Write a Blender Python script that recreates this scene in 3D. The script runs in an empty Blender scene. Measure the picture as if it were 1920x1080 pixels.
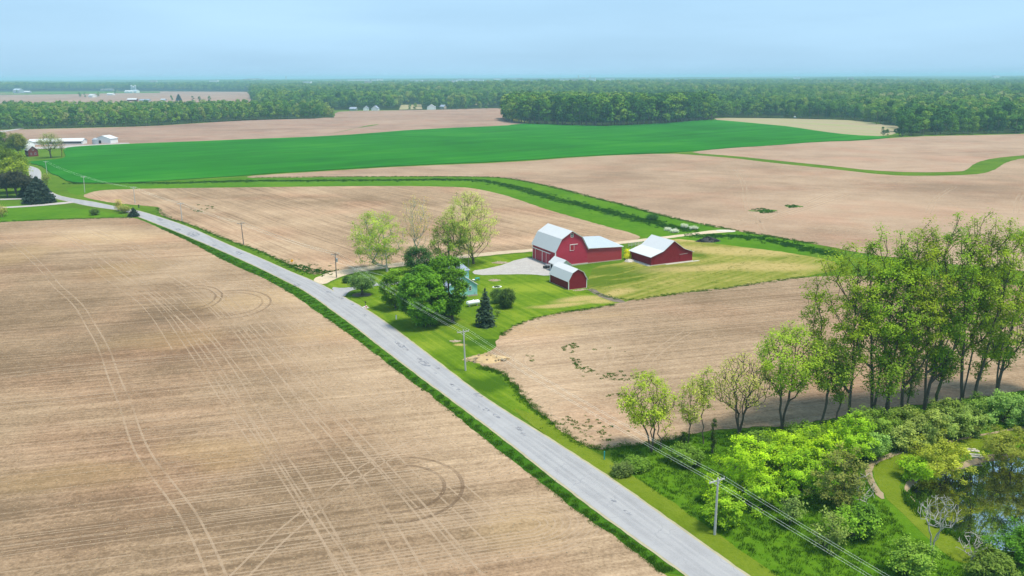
import bpy, math, random
import numpy as np
from mathutils import Vector, Matrix, noise as mnoise
from mathutils.geometry import tessellate_polygon

sc = bpy.context.scene
COL = sc.collection
rad = math.radians
rng = np.random.default_rng(7)
random.seed(7)

# ------------------------------------------------------------------ camera
FPX, YH, H, ROLL = 1570.0, 144.0, 55.0, rad(0.28)
PITCH = math.atan((540 - YH) / FPX)
R0 = np.array([1, 0, 0.]); U0 = np.array([0, math.sin(PITCH), math.cos(PITCH)])
FW = np.array([0, math.cos(PITCH), -math.sin(PITCH)])
RV = R0 * math.cos(ROLL) - U0 * math.sin(ROLL)
UV = R0 * math.sin(ROLL) + U0 * math.cos(ROLL)
CP = np.array([0, 0, H])
cam_d = bpy.data.cameras.new('camera'); cam = bpy.data.objects.new('camera', cam_d)
COL.objects.link(cam); sc.camera = cam
cam_d.sensor_width = 36; cam_d.lens = 36 * FPX / 1920
cam_d.clip_start = 1; cam_d.clip_end = 90000
cam.matrix_world = Matrix(((RV[0], UV[0], -FW[0], 0), (RV[1], UV[1], -FW[1], 0), (RV[2], UV[2], -FW[2], H), (0, 0, 0, 1)))

# ------------------------------------------------------------------ sky, sun, exposure
SUN_AZ, SUN_EL = rad(112), rad(69)          # azimuth from +Y towards +X
world = bpy.data.worlds.new('World'); sc.world = world; world.use_nodes = True
wn = world.node_tree; wn.nodes.clear()
wo = wn.nodes.new('ShaderNodeOutputWorld'); wb = wn.nodes.new('ShaderNodeBackground')
sky = wn.nodes.new('ShaderNodeTexSky'); sky.sky_type = 'NISHITA'; sky.sun_disc = False
sky.sun_elevation = SUN_EL; sky.sun_rotation = SUN_AZ
sky.altitude = 300; sky.air_density = 1.0; sky.dust_density = 1.6; sky.ozone_density = 2.2
wt = wn.nodes.new('ShaderNodeTexCoord'); wm = wn.nodes.new('ShaderNodeMapping')
wm.inputs['Scale'].default_value = (1.2, 1.2, 9.0)
wnz = wn.nodes.new('ShaderNodeTexNoise'); wnz.inputs['Scale'].default_value = 1.6; wnz.inputs['Detail'].default_value = 5
wr = wn.nodes.new('ShaderNodeValToRGB'); wr.color_ramp.elements[0].position = .35; wr.color_ramp.elements[1].position = .75
wmx = wn.nodes.new('ShaderNodeMixRGB'); wmx.inputs[2].default_value = (5.5, 8.2, 10.5, 1)   # thin high veil
wml = wn.nodes.new('ShaderNodeMath'); wml.operation = 'MULTIPLY_ADD'; wml.inputs[1].default_value = .22; wml.inputs[2].default_value = .76
wn.links.new(wt.outputs['Generated'], wm.inputs[0]); wn.links.new(wm.outputs[0], wnz.inputs[0])
wn.links.new(wnz.outputs[0], wr.inputs[0]); wn.links.new(wr.outputs[0], wml.inputs[0]); wn.links.new(wml.outputs[0], wmx.inputs[0])
wv = wn.nodes.new('ShaderNodeMixRGB'); wv.inputs[1].default_value = (4.75, 7.9, 11.0, 1); wv.inputs[2].default_value = (5.7, 8.7, 11.3, 1); wn.links.new(wr.outputs[0], wv.inputs[0]); wn.links.new(wv.outputs[0], wmx.inputs[2])
wn.links.new(sky.outputs[0], wmx.inputs[1]); wn.links.new(wmx.outputs[0], wb.inputs[0]); wn.links.new(wb.outputs[0], wo.inputs[0])
wb.inputs[1].default_value = 0.073
sl = bpy.data.lights.new('sun', 'SUN'); sl.energy = 3.9; sl.angle = rad(12); sl.color = (1, .93, .80)
sun = bpy.data.objects.new('sun', sl); COL.objects.link(sun)
sd = Vector((math.sin(SUN_AZ) * math.cos(SUN_EL), math.cos(SUN_AZ) * math.cos(SUN_EL), math.sin(SUN_EL)))
sun.rotation_euler = sd.to_track_quat('Z', 'Y').to_euler(); sun.location = (0, 0, 200)
vs = sc.view_settings; vs.view_transform = 'Standard'; vs.look = 'None'; vs.gamma = 1; vs.exposure = 0.42
try: vs.use_curve_mapping = False
except Exception: pass
sc.cycles.max_bounces = 6; sc.cycles.diffuse_bounces = 2; sc.cycles.glossy_bounces = 2
sc.cycles.transmission_bounces = 3; sc.cycles.transparent_max_bounces = 16; sc.cycles.volume_bounces = 0
sc.cycles.use_denoising = True

# ------------------------------------------------------------------ picture <-> ground
def ray(x, y): return FW * FPX + RV * (x - 960) - UV * (y - 540)
def at(x, y):
    d = ray(x, y); return (CP + d * (-H / d[2]))[:2]
def hgt(b, ty):
    d = np.append(b, 0) - CP; k = (ty - 540) / FPX
    return -(d @ UV + k * (d @ FW)) / (UV[2] + k * FW[2])
def proj(P):
    d = np.asarray(P, float) - CP; z = d @ FW
    return 960 + FPX * (d @ RV) / z, 540 - FPX * (d @ UV) / z
def mpp(b):                                   # metres per photograph pixel, at ground point b
    return ((np.append(b, 0) - CP) @ FW) / FPX
def G(pts): return [np.array(at(*p[:2])) if len(p) == 2 else np.array(p[1:]) for p in pts]

# ------------------------------------------------------------------ shader helper
class NT:
    def __init__(s, name):
        s.m = bpy.data.materials.new(name); s.m.use_nodes = True; s.t = s.m.node_tree; s.t.nodes.clear()
        s.out = s.n('OutputMaterial'); s.pos = s.n('NewGeometry').outputs['Position']
    def n(s, k): return s.t.nodes.new('ShaderNode' + k)
    def put(s, sock, v):
        if isinstance(v, bpy.types.NodeSocket): s.t.links.new(v, sock)
        elif isinstance(v, (tuple, list)) and len(v) == 3 and sock.type == 'RGBA': sock.default_value = (*v, 1)
        else: sock.default_value = v
    def math(s, op, a, b=0., c=None, clamp=False):
        q = s.n('Math'); q.operation = op; q.use_clamp = clamp; s.put(q.inputs[0], a); s.put(q.inputs[1], b)
        if c is not None: s.put(q.inputs[2], c)
        return q.outputs[0]
    def mix(s, f, a, b, bt='MIX'):
        q = s.n('MixRGB'); q.blend_type = bt; s.put(q.inputs[0], f); s.put(q.inputs[1], a); s.put(q.inputs[2], b); return q.outputs[0]
    def noise(s, v, sc_, det=3, rough=.55, dist=0):
        q = s.n('TexNoise'); s.put(q.inputs['Vector'], v); q.inputs['Scale'].default_value = sc_
        q.inputs['Detail'].default_value = det; q.inputs['Roughness'].default_value = rough; q.inputs['Distortion'].default_value = dist
        return q.outputs[0]
    def ramp(s, f, stops):
        q = s.n('ValToRGB'); s.put(q.inputs[0], f); e = q.color_ramp.elements
        while len(e) < len(stops): e.new(.5)
        for i, (p, c) in enumerate(stops):
            e[i].position = p; e[i].color = (*c, 1) if isinstance(c, tuple) else (c, c, c, 1)
        return q.outputs[0]
    def sm(s, x, a, b):
        if a > b: return s.math('SUBTRACT', 1.0, s.sm(x, b, a))
        q = s.n('MapRange'); q.interpolation_type = 'SMOOTHSTEP'; s.put(q.inputs[0], x)
        q.inputs[1].default_value = a; q.inputs[2].default_value = b; return q.outputs[0]
    def vm(s, op, a, b=(0, 0, 0)):
        q = s.n('VectorMath'); q.operation = op; s.put(q.inputs[0], a); s.put(q.inputs[1], b)
        return q.outputs['Value' if op in ('DOT_PRODUCT', 'LENGTH') else 0]
    def dirs(s, ang, a, b, warp=0):            # rotated and stretched ground coordinates
        p = s.pos
        if warp: p = s.vm('ADD', p, s.vm('SCALE', s.ncol(p, .012), None) if 0 else s.vscale(s.ncol(p, .012), warp))
        x = s.vm('DOT_PRODUCT', p, (math.cos(ang), math.sin(ang), 0)); y = s.vm('DOT_PRODUCT', p, (-math.sin(ang), math.cos(ang), 0))
        q = s.n('CombineXYZ'); s.put(q.inputs[0], s.math('MULTIPLY', x, a)); s.put(q.inputs[1], s.math('MULTIPLY', y, b)); return q.outputs[0]
    def ncol(s, v, sc_):
        q = s.n('TexNoise'); s.put(q.inputs['Vector'], v); q.inputs['Scale'].default_value = sc_; return s.vm('SUBTRACT', q.outputs[1], (.5, .5, .5))
    def vscale(s, v, k):
        q = s.n('VectorMath'); q.operation = 'SCALE'; s.put(q.inputs[0], v); q.inputs['Scale'].default_value = k; return q.outputs[0]
    def blobs(s, bl, wob=6):                    # soft irregular spots, given in metres on the ground
        p = s.vm('ADD', s.pos, s.vscale(s.ncol(s.pos, .06), wob)); r = None
        for (x, y, rx, ry, an) in bl:
            q = s.n('Mapping'); q.vector_type = 'TEXTURE'; s.put(q.inputs[0], p)
            q.inputs['Location'].default_value = (x, y, 0); q.inputs['Rotation'].default_value = (0, 0, an); q.inputs['Scale'].default_value = (rx, ry, 1e5)
            l = s.vm('LENGTH', q.outputs[0]); r = l if r is None else s.math('MINIMUM', r, l)
        r = s.sm(r, 1.25, .35)
        return r
    def bump(s, h, st, dist):
        q = s.n('Bump'); q.inputs['Strength'].default_value = st; q.inputs['Distance'].default_value = dist; s.put(q.inputs['Height'], h); return q.outputs[0]
    def bsdf(s, col, rough=.9, norm=None, spec=.2, metal=0, alpha=None):
        q = s.n('BsdfPrincipled'); s.put(q.inputs['Base Color'], col); s.put(q.inputs['Roughness'], rough)
        q.inputs['Specular IOR Level'].default_value = 0 if rough >= .85 else spec; q.inputs['Metallic'].default_value = metal
        if norm is not None: s.put(q.inputs['Normal'], norm)
        if alpha is not None: s.put(q.inputs['Alpha'], alpha)
        return q.outputs[0]
    def end(s, sh): s.t.links.new(sh, s.out.inputs[0]); return s.m

def gdir(a, b):
    A, B = at(*a), at(*b); return math.atan2(B[1] - A[1], B[0] - A[0])

def soil(name, ang, dark, mid, pale, pale_bl=None, ochre_bl=None, dark_bl=None, rows=1.0):
    n = NT(name)
    big = n.noise(n.pos, .009, 4, .6, .6); med = n.noise(n.pos, .055, 4, .6)
    broad = n.noise(n.dirs(ang, .004, .16, 5), 1, 3, .6); fine = n.noise(n.dirs(ang, .02, 1.25, 5), 1, 3, .7)
    mid_s = n.noise(n.dirs(ang, .011, .5, 5), 1, 2, .6)
    grain = n.noise(n.pos, 2.2, 4, .7); g2 = n.noise(n.pos, .6, 3, .7)
    v = n.math('MULTIPLY_ADD', big, .62, n.math('MULTIPLY_ADD', med, .34, .035))
    for w, k in ((broad, .20 * rows), (fine, .46 * rows), (mid_s, .24 * rows), (grain, .58), (g2, .34)):
        v = n.math('MULTIPLY_ADD', n.math('SUBTRACT', w, .5), k, v)
    if pale_bl: v = n.math('MULTIPLY_ADD', n.blobs(pale_bl, 14), .09, v)
    if dark_bl: v = n.math('MULTIPLY_ADD', n.blobs(dark_bl, 14), -.08, v)
    c = n.ramp(v, [(.18, tuple(x * .72 for x in dark)), (.38, dark), (.56, mid), (.80, pale), (.98, tuple(min(.75, x * 1.18) for x in pale))])
    c = n.mix(n.sm(n.noise(n.pos, .022, 2), .45, .7), c, n.mix(1, c, (1.02, .93, .92), 'MULTIPLY'))
    if ochre_bl: c = n.mix(n.math('MULTIPLY', n.blobs(ochre_bl, 14), .17), c, (.42, .28, .11))
    h = n.math('MULTIPLY_ADD', fine, .6, grain)
    return n.end(n.bsdf(c, .97, n.bump(h, .55, .16), .05))

def grass(name, dark, mid, light, stripe=None, dry_bl=None, dark_bl=None, light_bl=None, sc_=1.0):
    n = NT(name)
    a = n.noise(n.pos, .05 * sc_, 4, .6); b = n.noise(n.pos, .5 * sc_, 4, .65); g = n.noise(n.pos, 2.6, 4, .7)
    v = n.math('MULTIPLY_ADD', a, .5, n.math('MULTIPLY', b, .35)); v = n.math('MULTIPLY_ADD', g, .30, v)
    if stripe is not None:
        st = n.noise(n.dirs(stripe, .02, .7, 1), 1, 2, .6); v = n.math('MULTIPLY_ADD', n.math('SUBTRACT', st, .5), .55, v)
    if light_bl: v = n.math('MULTIPLY_ADD', n.blobs(light_bl), .2, v)
    if dark_bl: v = n.math('MULTIPLY_ADD', n.blobs(dark_bl), -.34, v)
    c = n.ramp(v, [(.32, dark), (.55, mid), (.80, light)])
    if dry_bl: c = n.mix(n.math('MULTIPLY', n.blobs(dry_bl), n.sm(g, .2, .6)), c, (.40, .30, .12))
    return n.end(n.bsdf(c, .9, n.bump(n.math('MULTIPLY_ADD', b, .6, g), .8, .18), .12))

def plain(name, col, rough=.7, spec=.25, metal=0, var=.12, scale=1.5, strip=None):
    n = NT(name); tc = n.n('TexCoord').outputs['Object']
    f = n.noise(tc, scale, 4, .6); c = n.mix(f, tuple(x * (1 - var) for x in col), tuple(min(1, x * (1 + var)) for x in col))
    nm = None
    if strip:
        w = n.n('TexWave'); w.wave_type = 'BANDS'; w.bands_direction = strip[0]; w.inputs['Scale'].default_value = strip[1]
        w.inputs['Distortion'].default_value = 0; n.put(w.inputs[0], tc); nm = n.bump(w.outputs[1], .5, .04)
        c = n.mix(n.math('MULTIPLY', n.sm(w.outputs[1], .0, .25), strip[2]), n.mix(1, c, (.62, .62, .62), 'MULTIPLY'), c) if strip[2] else c
        c = n.mix(n.noise(tc, .35, 3), c, n.mix(1, c, (.93, .93, .95), 'MULTIPLY'))
    return n.end(n.bsdf(c, rough, nm, spec, metal))

def leafmat(name, transl=.35):
    n = NT(name)
    oi = n.n('ObjectInfo'); at_ = n.n('Attribute'); at_.attribute_name = 'tint'
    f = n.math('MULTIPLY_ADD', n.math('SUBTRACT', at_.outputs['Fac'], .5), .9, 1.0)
    f2 = n.math('MULTIPLY_ADD', n.math('SUBTRACT', oi.outputs['Random'], .5), .25, f)
    hv = n.n('HueSaturation'); n.put(hv.inputs['Color'], oi.outputs['Color']); n.put(hv.inputs['Value'], f2)
    n.put(hv.inputs['Hue'], n.math('MULTIPLY_ADD', at_.outputs['Fac'], -.02, .51))
    c = hv.outputs[0]
    d = n.bsdf(c, .6, None, .12); t = n.n('BsdfTranslucent'); n.put(t.inputs[0], n.mix(1, c, (1.3, 1.35, .5), 'MULTIPLY'))
    m = n.n('MixShader'); m.inputs[0].default_value = transl; n.t.links.new(d, m.inputs[1]); n.t.links.new(t.outputs[0], m.inputs[2])
    return n.end(m.outputs[0])

def farleaf(name, stops):
    n = NT(name); oi = n.n('ObjectInfo'); at_ = n.n('Attribute'); at_.attribute_name = 'tint'
    pt = n.noise(n.pos, .0022, 3)
    r = n.math('ADD', 0.03, n.math('ADD', n.math('MULTIPLY', at_.outputs['Fac'], .20), n.math('MULTIPLY_ADD', oi.outputs['Random'], .72, n.math('MULTIPLY_ADD', pt, 1.3, -.65))))
    c = n.ramp(r, stops)
    d = n.n('BsdfDiffuse'); n.put(d.inputs[0], c)
    return n.end(d.outputs[0])

# ------------------------------------------------------------------ mesh helpers
def raw_mesh(name, V, F_sizes, F_idx, mats, tint=None, mat_idx=None):
    me = bpy.data.meshes.new(name); V = np.asarray(V, np.float32).reshape(-1, 3)
    me.vertices.add(len(V)); me.vertices.foreach_set('co', V.ravel())
    F_idx = np.asarray(F_idx, np.int32).ravel(); F_sizes = np.asarray(F_sizes, np.int32)
    me.loops.add(len(F_idx)); me.loops.foreach_set('vertex_index', F_idx)
    me.polygons.add(len(F_sizes)); me.polygons.foreach_set('loop_start', np.concatenate([[0], np.cumsum(F_sizes)[:-1]]).astype(np.int32))
    if mat_idx is not None: me.polygons.foreach_set('material_index', np.asarray(mat_idx, np.int32))
    me.update(calc_edges=True)
    if tint is not None:
        a = me.attributes.new('tint', 'FLOAT', 'FACE'); a.data.foreach_set('value', np.asarray(tint, np.float32))
    for m in mats: me.materials.append(m)
    return me
def ob(name, me, parent=None, col=None):
    o = bpy.data.objects.new(name, me); COL.objects.link(o)
    if parent is not None: o.parent = parent
    if col: o.color = (*col, 1)
    return o
class PM:
    def __init__(s): s.v = []; s.f = []
    def poly(s, pts):
        i = len(s.v); s.v += [tuple(p) for p in pts]; s.f.append(list(range(i, i + len(pts)))); return s
    def box(s, x0, x1, y0, y1, z0, z1):
        a = [(x0, y0, z0), (x1, y0, z0), (x1, y1, z0), (x0, y1, z0), (x0, y0, z1), (x1, y0, z1), (x1, y1, z1), (x0, y1, z1)]
        i = len(s.v); s.v += a
        s.f += [[i + k for k in q] for q in ((3, 2, 1, 0), (4, 5, 6, 7), (0, 1, 5, 4), (1, 2, 6, 5), (2, 3, 7, 6), (3, 0, 4, 7))]; return s
    def bar(s, a, b, w, h=None, up=(0, 0, 1)):   # square bar between two points
        a, b = Vector(a), Vector(b); d = (b - a).normalized(); up = Vector(up)
        if abs(d.dot(up)) > .95: up = Vector((1, 0, 0))
        x = d.cross(up).normalized() * w / 2; y = x.cross(d).normalized() * (h or w) / 2; i = len(s.v)
        for p in (a, b): s.v += [tuple(p - x - y), tuple(p + x - y), tuple(p + x + y), tuple(p - x + y)]
        s.f += [[i + k for k in q] for q in ((3, 2, 1, 0), (4, 5, 6, 7), (0, 1, 5, 4), (1, 2, 6, 5), (2, 3, 7, 6), (3, 0, 4, 7))]; return s
    def tube(s, pts, rs, k=8, cap=True):
        pts = [Vector(p) for p in pts]; i0 = len(s.v)
        if not isinstance(rs, (list, tuple)): rs = [rs] * len(pts)
        for j, p in enumerate(pts):
            d = (pts[min(j + 1, len(pts) - 1)] - pts[max(j - 1, 0)]).normalized()
            up = Vector((0, 0, 1)) if abs(d.z) < .9 else Vector((1, 0, 0))
            x = d.cross(up).normalized(); y = x.cross(d)
            s.v += [tuple(p + (x * math.cos(2 * math.pi * q / k) + y * math.sin(2 * math.pi * q / k)) * rs[j]) for q in range(k)]
        for j in range(len(pts) - 1):
            for q in range(k):
                a = i0 + j * k + q; b = i0 + j * k + (q + 1) % k; s.f.append([a, b, b + k, a + k])
        if cap: s.f.append([i0 + q for q in range(k)][::-1]); s.f.append([i0 + (len(pts) - 1) * k + q for q in range(k)])
        return s
    def mesh(s, name, mat):
        me = bpy.data.meshes.new(name); me.from_pydata(s.v, [], s.f); me.materials.append(mat); me.update(); return me
    def build(s, name, mat, parent=None): return ob(name, s.mesh(name, mat), parent)
def thing(name, label, cat, loc=(0, 0, 0), rz=0, group=None):
    o = bpy.data.objects.new(name, None); COL.objects.link(o); o.location = loc; o.rotation_euler = (0, 0, rz); o.empty_display_size = .5
    tag(o, label, cat, group); return o
def tag(o, label, cat, group=None):
    o['label'] = label; o['category'] = cat
    if group: o['group'] = group
    return o
def struct(o, kind='structure'): o['kind'] = kind; return o
def copy_tree(o, parent=None):
    c = o.copy(); COL.objects.link(c)
    if parent is not None: c.parent = parent
    for ch in list(o.children): copy_tree(ch, c)
    return c

def smooth(poly, closed=True, it=1):
    for _ in range(it):
        q = []; n = len(poly)
        for i in range(n if closed else n - 1):
            a, b = poly[i], poly[(i + 1) % n]; q += [a * .75 + b * .25, a * .25 + b * .75]
        if not closed: q = [poly[0]] + q + [poly[-1]]
        poly = q
    return poly
def densify(poly, closed=True, rel=.006, lo=.7):
    out = []; n = len(poly)
    for i in range(n if closed else n - 1):
        a, b = poly[i], poly[(i + 1) % n]; L = np.linalg.norm(b - a)
        D = max(60, min(np.linalg.norm(a), np.linalg.norm(b))); k = max(1, min(200, int(L / max(lo, D * rel))))
        out += [a + (b - a) * t / k for t in range(k)]
    if not closed: out.append(poly[-1])
    return out
def rough_edge(poly, amp, fr=.35):
    out = []
    for p in poly:
        v = mnoise.noise_vector(Vector((p[0] * fr, p[1] * fr, 3))) + mnoise.noise_vector(Vector((p[0] * fr * 4, p[1] * fr * 4, 7))) * .5
        out.append(p + np.array([v.x, v.y]) * amp)
    return out
def sheet(name, pts, z, mat, amp=.4, sm_=1, holes=(), kind='structure', parent=None, fr=.35):
    poly = G(pts) if not isinstance(pts[0], np.ndarray) else pts
    if sm_: poly = smooth(poly, True, sm_)
    poly = densify(poly)
    if amp: poly = rough_edge(poly, amp, fr)
    loops = [[Vector((p[0], p[1], 0)) for p in poly]] + [[Vector((p[0], p[1], 0)) for p in h] for h in holes]
    tris = tessellate_polygon(loops); V = [(v.x, v.y, z) for l in loops for v in l]
    F = []
    for a, b, c in tris:
        A, B, Cc = V[a], V[b], V[c]
        if (B[0] - A[0]) * (Cc[1] - A[1]) - (B[1] - A[1]) * (Cc[0] - A[0]) < 0: b, c = c, b
        F.append((a, b, c))
    me = bpy.data.meshes.new(name); me.from_pydata(V, [], F); me.materials.append(mat); me.update()
    o = ob(name, me, parent)
    if kind: o['kind'] = kind
    return o, poly

# ------------------------------------------------------------------ materials
M = {}
GA = dict(
    base=grass('grass_ground', (.035, .08, .008), (.075, .145, .010), (.13, .20, .018)),
)
field_dir = gdir((0, 851), (600, 788))
C_DARK, C_MID, C_PALE = (.175, .118, .072), (.295, .203, .127), (.46, .330, .215)
def PB(x, y, rx, ry, an=0):                      # a spot given by its place in the photograph, radii in metres
    p = at(x, y); return (p[0], p[1], rx, ry, an)
road_ang = gdir((1199, 1000), (760, 660))
M['left_soil'] = soil('left_field_soil', field_dir, C_DARK, C_MID, C_PALE,
    pale_bl=[PB(620, 600, 13, 60, road_ang - math.pi/2), PB(700, 740, 14, 36, road_ang - math.pi/2), PB(960, 900, 12, 36, road_ang - math.pi/2), PB(420, 520, 14, 60, road_ang - math.pi/2), PB(250, 440, 60, 24), PB(1150, 1040, 8, 25, road_ang - math.pi/2)],
    ochre_bl=[PB(235, 505, 12, 16), PB(20, 480, 12, 22), PB(310, 640, 12, 9), PB(400, 850, 9, 6), PB(430, 870, 6, 5), PB(200, 445, 26, 14), PB(480, 560, 9, 20, road_ang), PB(620, 625, 12, 7), PB(960, 990, 8, 6), PB(130, 900, 12, 6)],
    dark_bl=[PB(310, 590, 16, 12), PB(60, 600, 40, 22), PB(620, 900, 14, 9), PB(180, 680, 30, 15), PB(400, 1000, 30, 9), PB(800, 930, 10, 5)])
M['mid_soil'] = soil('middle_field_soil', gdir((480, 366), (619, 408)), (.21, .142, .088), (.335, .232, .148), (.50, .36, .235),
    pale_bl=[PB(560, 480, 12, 40, road_ang - math.pi/2), PB(640, 495, 22, 8), PB(900, 455, 50, 8, .1), PB(450, 440, 14, 30, road_ang - math.pi/2)],
    dark_bl=[PB(350, 370, 60, 16), PB(700, 380, 60, 14)])
M['far_soil'] = soil('far_field_soil', gdir((1080, 330), (1500, 352)), (.245, .167, .112), (.34, .238, .162), (.43, .31, .215),
    pale_bl=[PB(1330, 415, 30, 12, -.4), PB(1500, 420, 30, 12)], dark_bl=[PB(1100, 330, 60, 30), PB(1700, 350, 60, 20)], rows=.7)
M['hill_soil'] = soil('upper_field_soil', gdir((1500, 290), (1900, 275)), (.26, .175, .122), (.35, .245, .172), (.43, .31, .222), rows=.7)
M['brown_soil'] = soil('brown_field_soil', gdir((100, 262), (800, 225)), (.23, .15, .112), (.31, .21, .155), (.38, .27, .20), rows=.6)
M['pond_soil'] = soil('pond_field_soil', gdir((1087, 634), (1480, 596)), (.20, .138, .086), (.315, .22, .142), (.47, .345, .228),
    pale_bl=[PB(1020, 640, 16, 22), PB(1060, 760, 10, 24), PB(1150, 800, 8, 14), PB(1000, 700, 8, 14, road_ang)], dark_bl=[PB(1330, 560, 30, 9), PB(1400, 620, 20, 8)],
    ochre_bl=[PB(1010, 620, 10, 8), PB(1100, 590, 14, 4)])
def olive(): 
    n = NT('stubble'); v = n.noise(n.dirs(gdir((1340, 225), (1680, 245)), .004, .06, 3), 1, 4)
    return n.end(n.bsdf(n.ramp(v, [(.3, (.30, .24, .15)), (.5, (.32, .27, .16)), (.7, (.24, .27, .10))]), .95, None, .05))
M['stubble'] = olive()
def wheat():
    n = NT('green_crop'); ang = gdir((1080, 300), (1500, 262))
    a = n.noise(n.dirs(ang, .003, .05, 8), 1, 4, .6); b = n.noise(n.dirs(ang, .01, .4, 4), 1, 2); g = n.noise(n.pos, .008, 4, .65)
    v = n.math('MULTIPLY_ADD', a, .55, n.math('MULTIPLY_ADD', b, .2, n.math('MULTIPLY_ADD', n.math('SUBTRACT', g, .5), .8, .15)))
    c = n.ramp(v, [(.35, (.014, .105, .008)), (.55, (.020, .150, .010)), (.75, (.040, .195, .014))])
    return n.end(n.bsdf(c, .9, n.bump(n.noise(n.pos, 3, 3), .5, .2), 0))
M['wheat'] = wheat()
M['lawn'] = grass('mown_lawn', (.045, .10, .006), (.10, .175, .009), (.19, .25, .022), stripe=gdir((700, 640), (860, 760)),
    dry_bl=[PB(1085, 560, 9, 3, .4), PB(1050, 572, 9, 2.5, .3), PB(1120, 565, 5, 3), PB(862, 645, 1.5, 1)], dark_bl=[PB(920, 640, 9, 3), PB(905, 720, 5, 5)], light_bl=[PB(1000, 540, 14, 6), PB(760, 650, 10, 5)])
M['verge'] = grass('verge_grass', (.025, .075, .006), (.055, .14, .008), (.10, .20, .012))
M['verge_dark'] = grass('road_verge_grass', (.016, .060, .005), (.040, .115, .007), (.085, .18, .010))
M['mown_strip'] = grass('mown_strip', (.065, .115, .006), (.115, .165, .011), (.18, .22, .025))
M['meadow'] = grass('dry_meadow', (.085, .13, .012), (.19, .20, .035), (.34, .28, .09), stripe=gdir((1300, 520), (1480, 470)),
    dry_bl=[PB(1370, 470, 30, 8, -.2), PB(1450, 500, 18, 7), PB(1160, 548, 6, 3, .6), PB(1300, 450, 14, 4), PB(1340, 500, 25, 5, .3)],
    dark_bl=[PB(1200, 512, 30, 3.2, gdir((1110, 525), (1290, 500))), PB(1150, 530, 12, 3.5, .5), PB(1130, 508, 13, 5, .5), PB(1110, 530, 6, 6), PB(1270, 502, 14, 3, .4), PB(1300, 475, 4, 8), PB(1420, 545, 30, 2.5, .2)])
M['waterway'] = grass('waterway_grass', (.030, .095, .005), (.062, .155, .007), (.115, .215, .013), sc_=.6)
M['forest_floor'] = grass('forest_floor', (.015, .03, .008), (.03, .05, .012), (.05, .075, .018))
M['tall'] = grass('tall_grass', (.03, .085, .005), (.065, .15, .006), (.12, .215, .014))
M['dirt'] = plain('dirt_path', (.30, .23, .15), .95, .05, 0, .25, .6)
M['darkdirt'] = plain('dark_track', (.17, .14, .11), .95, .05, 0, .3, .8)
M['lane'] = soil('farm_lane_gravel', gdir((752, 497), (940, 473)), (.42, .33, .23), (.52, .42, .30), (.62, .52, .40), rows=.5)
M['gravel'] = soil('yard_gravel', 0, (.30, .275, .26), (.39, .365, .35), (.48, .455, .43), rows=.3)
def asphalt():
    n = NT('road_chipseal'); L = n.noise(n.dirs(road_ang, .01, .5, 1), 1, 3, .6); b = n.noise(n.pos, .25, 4, .6); g = n.noise(n.pos, 4, 3, .7); k = n.noise(n.dirs(road_ang, .05, .9), 1, 5, .65)
    v = n.math('MULTIPLY_ADD', L, .45, n.math('MULTIPLY_ADD', b, .35, n.math('MULTIPLY', g, .2)))
    c = n.ramp(v, [(.30, (.24, .236, .245)), (.5, (.32, .313, .32)), (.72, (.38, .37, .37))])
    c = n.mix(n.math('MULTIPLY', n.sm(k, .60, .72), .40), c, (.28, .28, .31))
    v2 = n.n('TexVoronoi'); v2.feature = 'DISTANCE_TO_EDGE'; v2.inputs['Scale'].default_value = .16
    n.put(v2.inputs[0], n.vm('ADD', n.pos, n.vscale(n.ncol(n.pos, .5), 3)))
    c = n.mix(n.math('MULTIPLY', n.sm(v2.outputs[0], .02, .0), n.math('MULTIPLY', n.sm(b, .45, .6), .4)), c, (.2, .2, .22))
    return n.end(n.bsdf(c, .9, n.bump(g, .2, .03), .15))
M['road'] = asphalt()
M['shoulder'] = plain('shoulder_gravel', (.36, .32, .21), .95, .05, 0, .3, .5)
def patch():
    n = NT('road_tar'); v = n.noise(n.pos, 1.3, 4, .7)
    return n.end(n.bsdf((.23, .235, .27), .85, None, .2, alpha=n.math('MULTIPLY', n.sm(v, .42, .62), .55)))
M['tar'] = patch()
def track(name, col, a0, amp=1.0, fr=.9):
    n = NT(name); v = n.noise(n.pos, fr, 4, .75); w = n.noise(n.pos, .07, 2)
    al = n.math('MULTIPLY', n.sm(v, .22, .50), n.math('MULTIPLY', n.math('MULTIPLY_ADD', n.sm(w, .35, .55), .55, .45), a0))
    return n.end(n.bsdf(col, .97, None, .05, alpha=al))
M['trk'] = track('pale_track', (.52, .38, .26), .44)
M['trk_soft'] = track('soft_track', (.51, .37, .25), .5)
M['crop_line'] = track('crop_line', (.10, .22, .03), .6, fr=.15)
M['crop_dark'] = track('crop_dark_line', (.006, .07, .008), .7, fr=.15)
M['trk_dark'] = track('dark_track_mark', (.17, .11, .07), .36)
M['trk_faint'] = track('faint_dark_track', (.22, .145, .095), .25)
M['weed'] = grass('weed_patch', (.03, .09, .01), (.06, .15, .015), (.12, .2, .03))
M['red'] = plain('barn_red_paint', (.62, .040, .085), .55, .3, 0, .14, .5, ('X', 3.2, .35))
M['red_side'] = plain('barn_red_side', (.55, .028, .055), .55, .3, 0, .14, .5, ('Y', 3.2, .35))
M['red_wing'] = plain('wing_red_paint', (.56, .060, .075), .5, .3, 0, .10, .35, ('X', 2.4, .25))
M['red_dark'] = plain('dark_red_boards', (.27, .014, .022), .7, .2, 0, .25, .9, ('X', 4.0, .5))
M['red_dark_side'] = plain('dark_red_side', (.26, .012, .020), .7, .2, 0, .25, .9, ('Y', 4.0, .5))
M['roof'] = plain('white_metal_roof', (.93, .94, .95), .6, .2, 0, .02, .4, ('Y', 2.6, .05))
M['roofgrey'] = plain('grey_metal_roof', (.66, .74, .83), .5, .3, 0, .05, .4, ('X', 2.6, .08))
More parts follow.
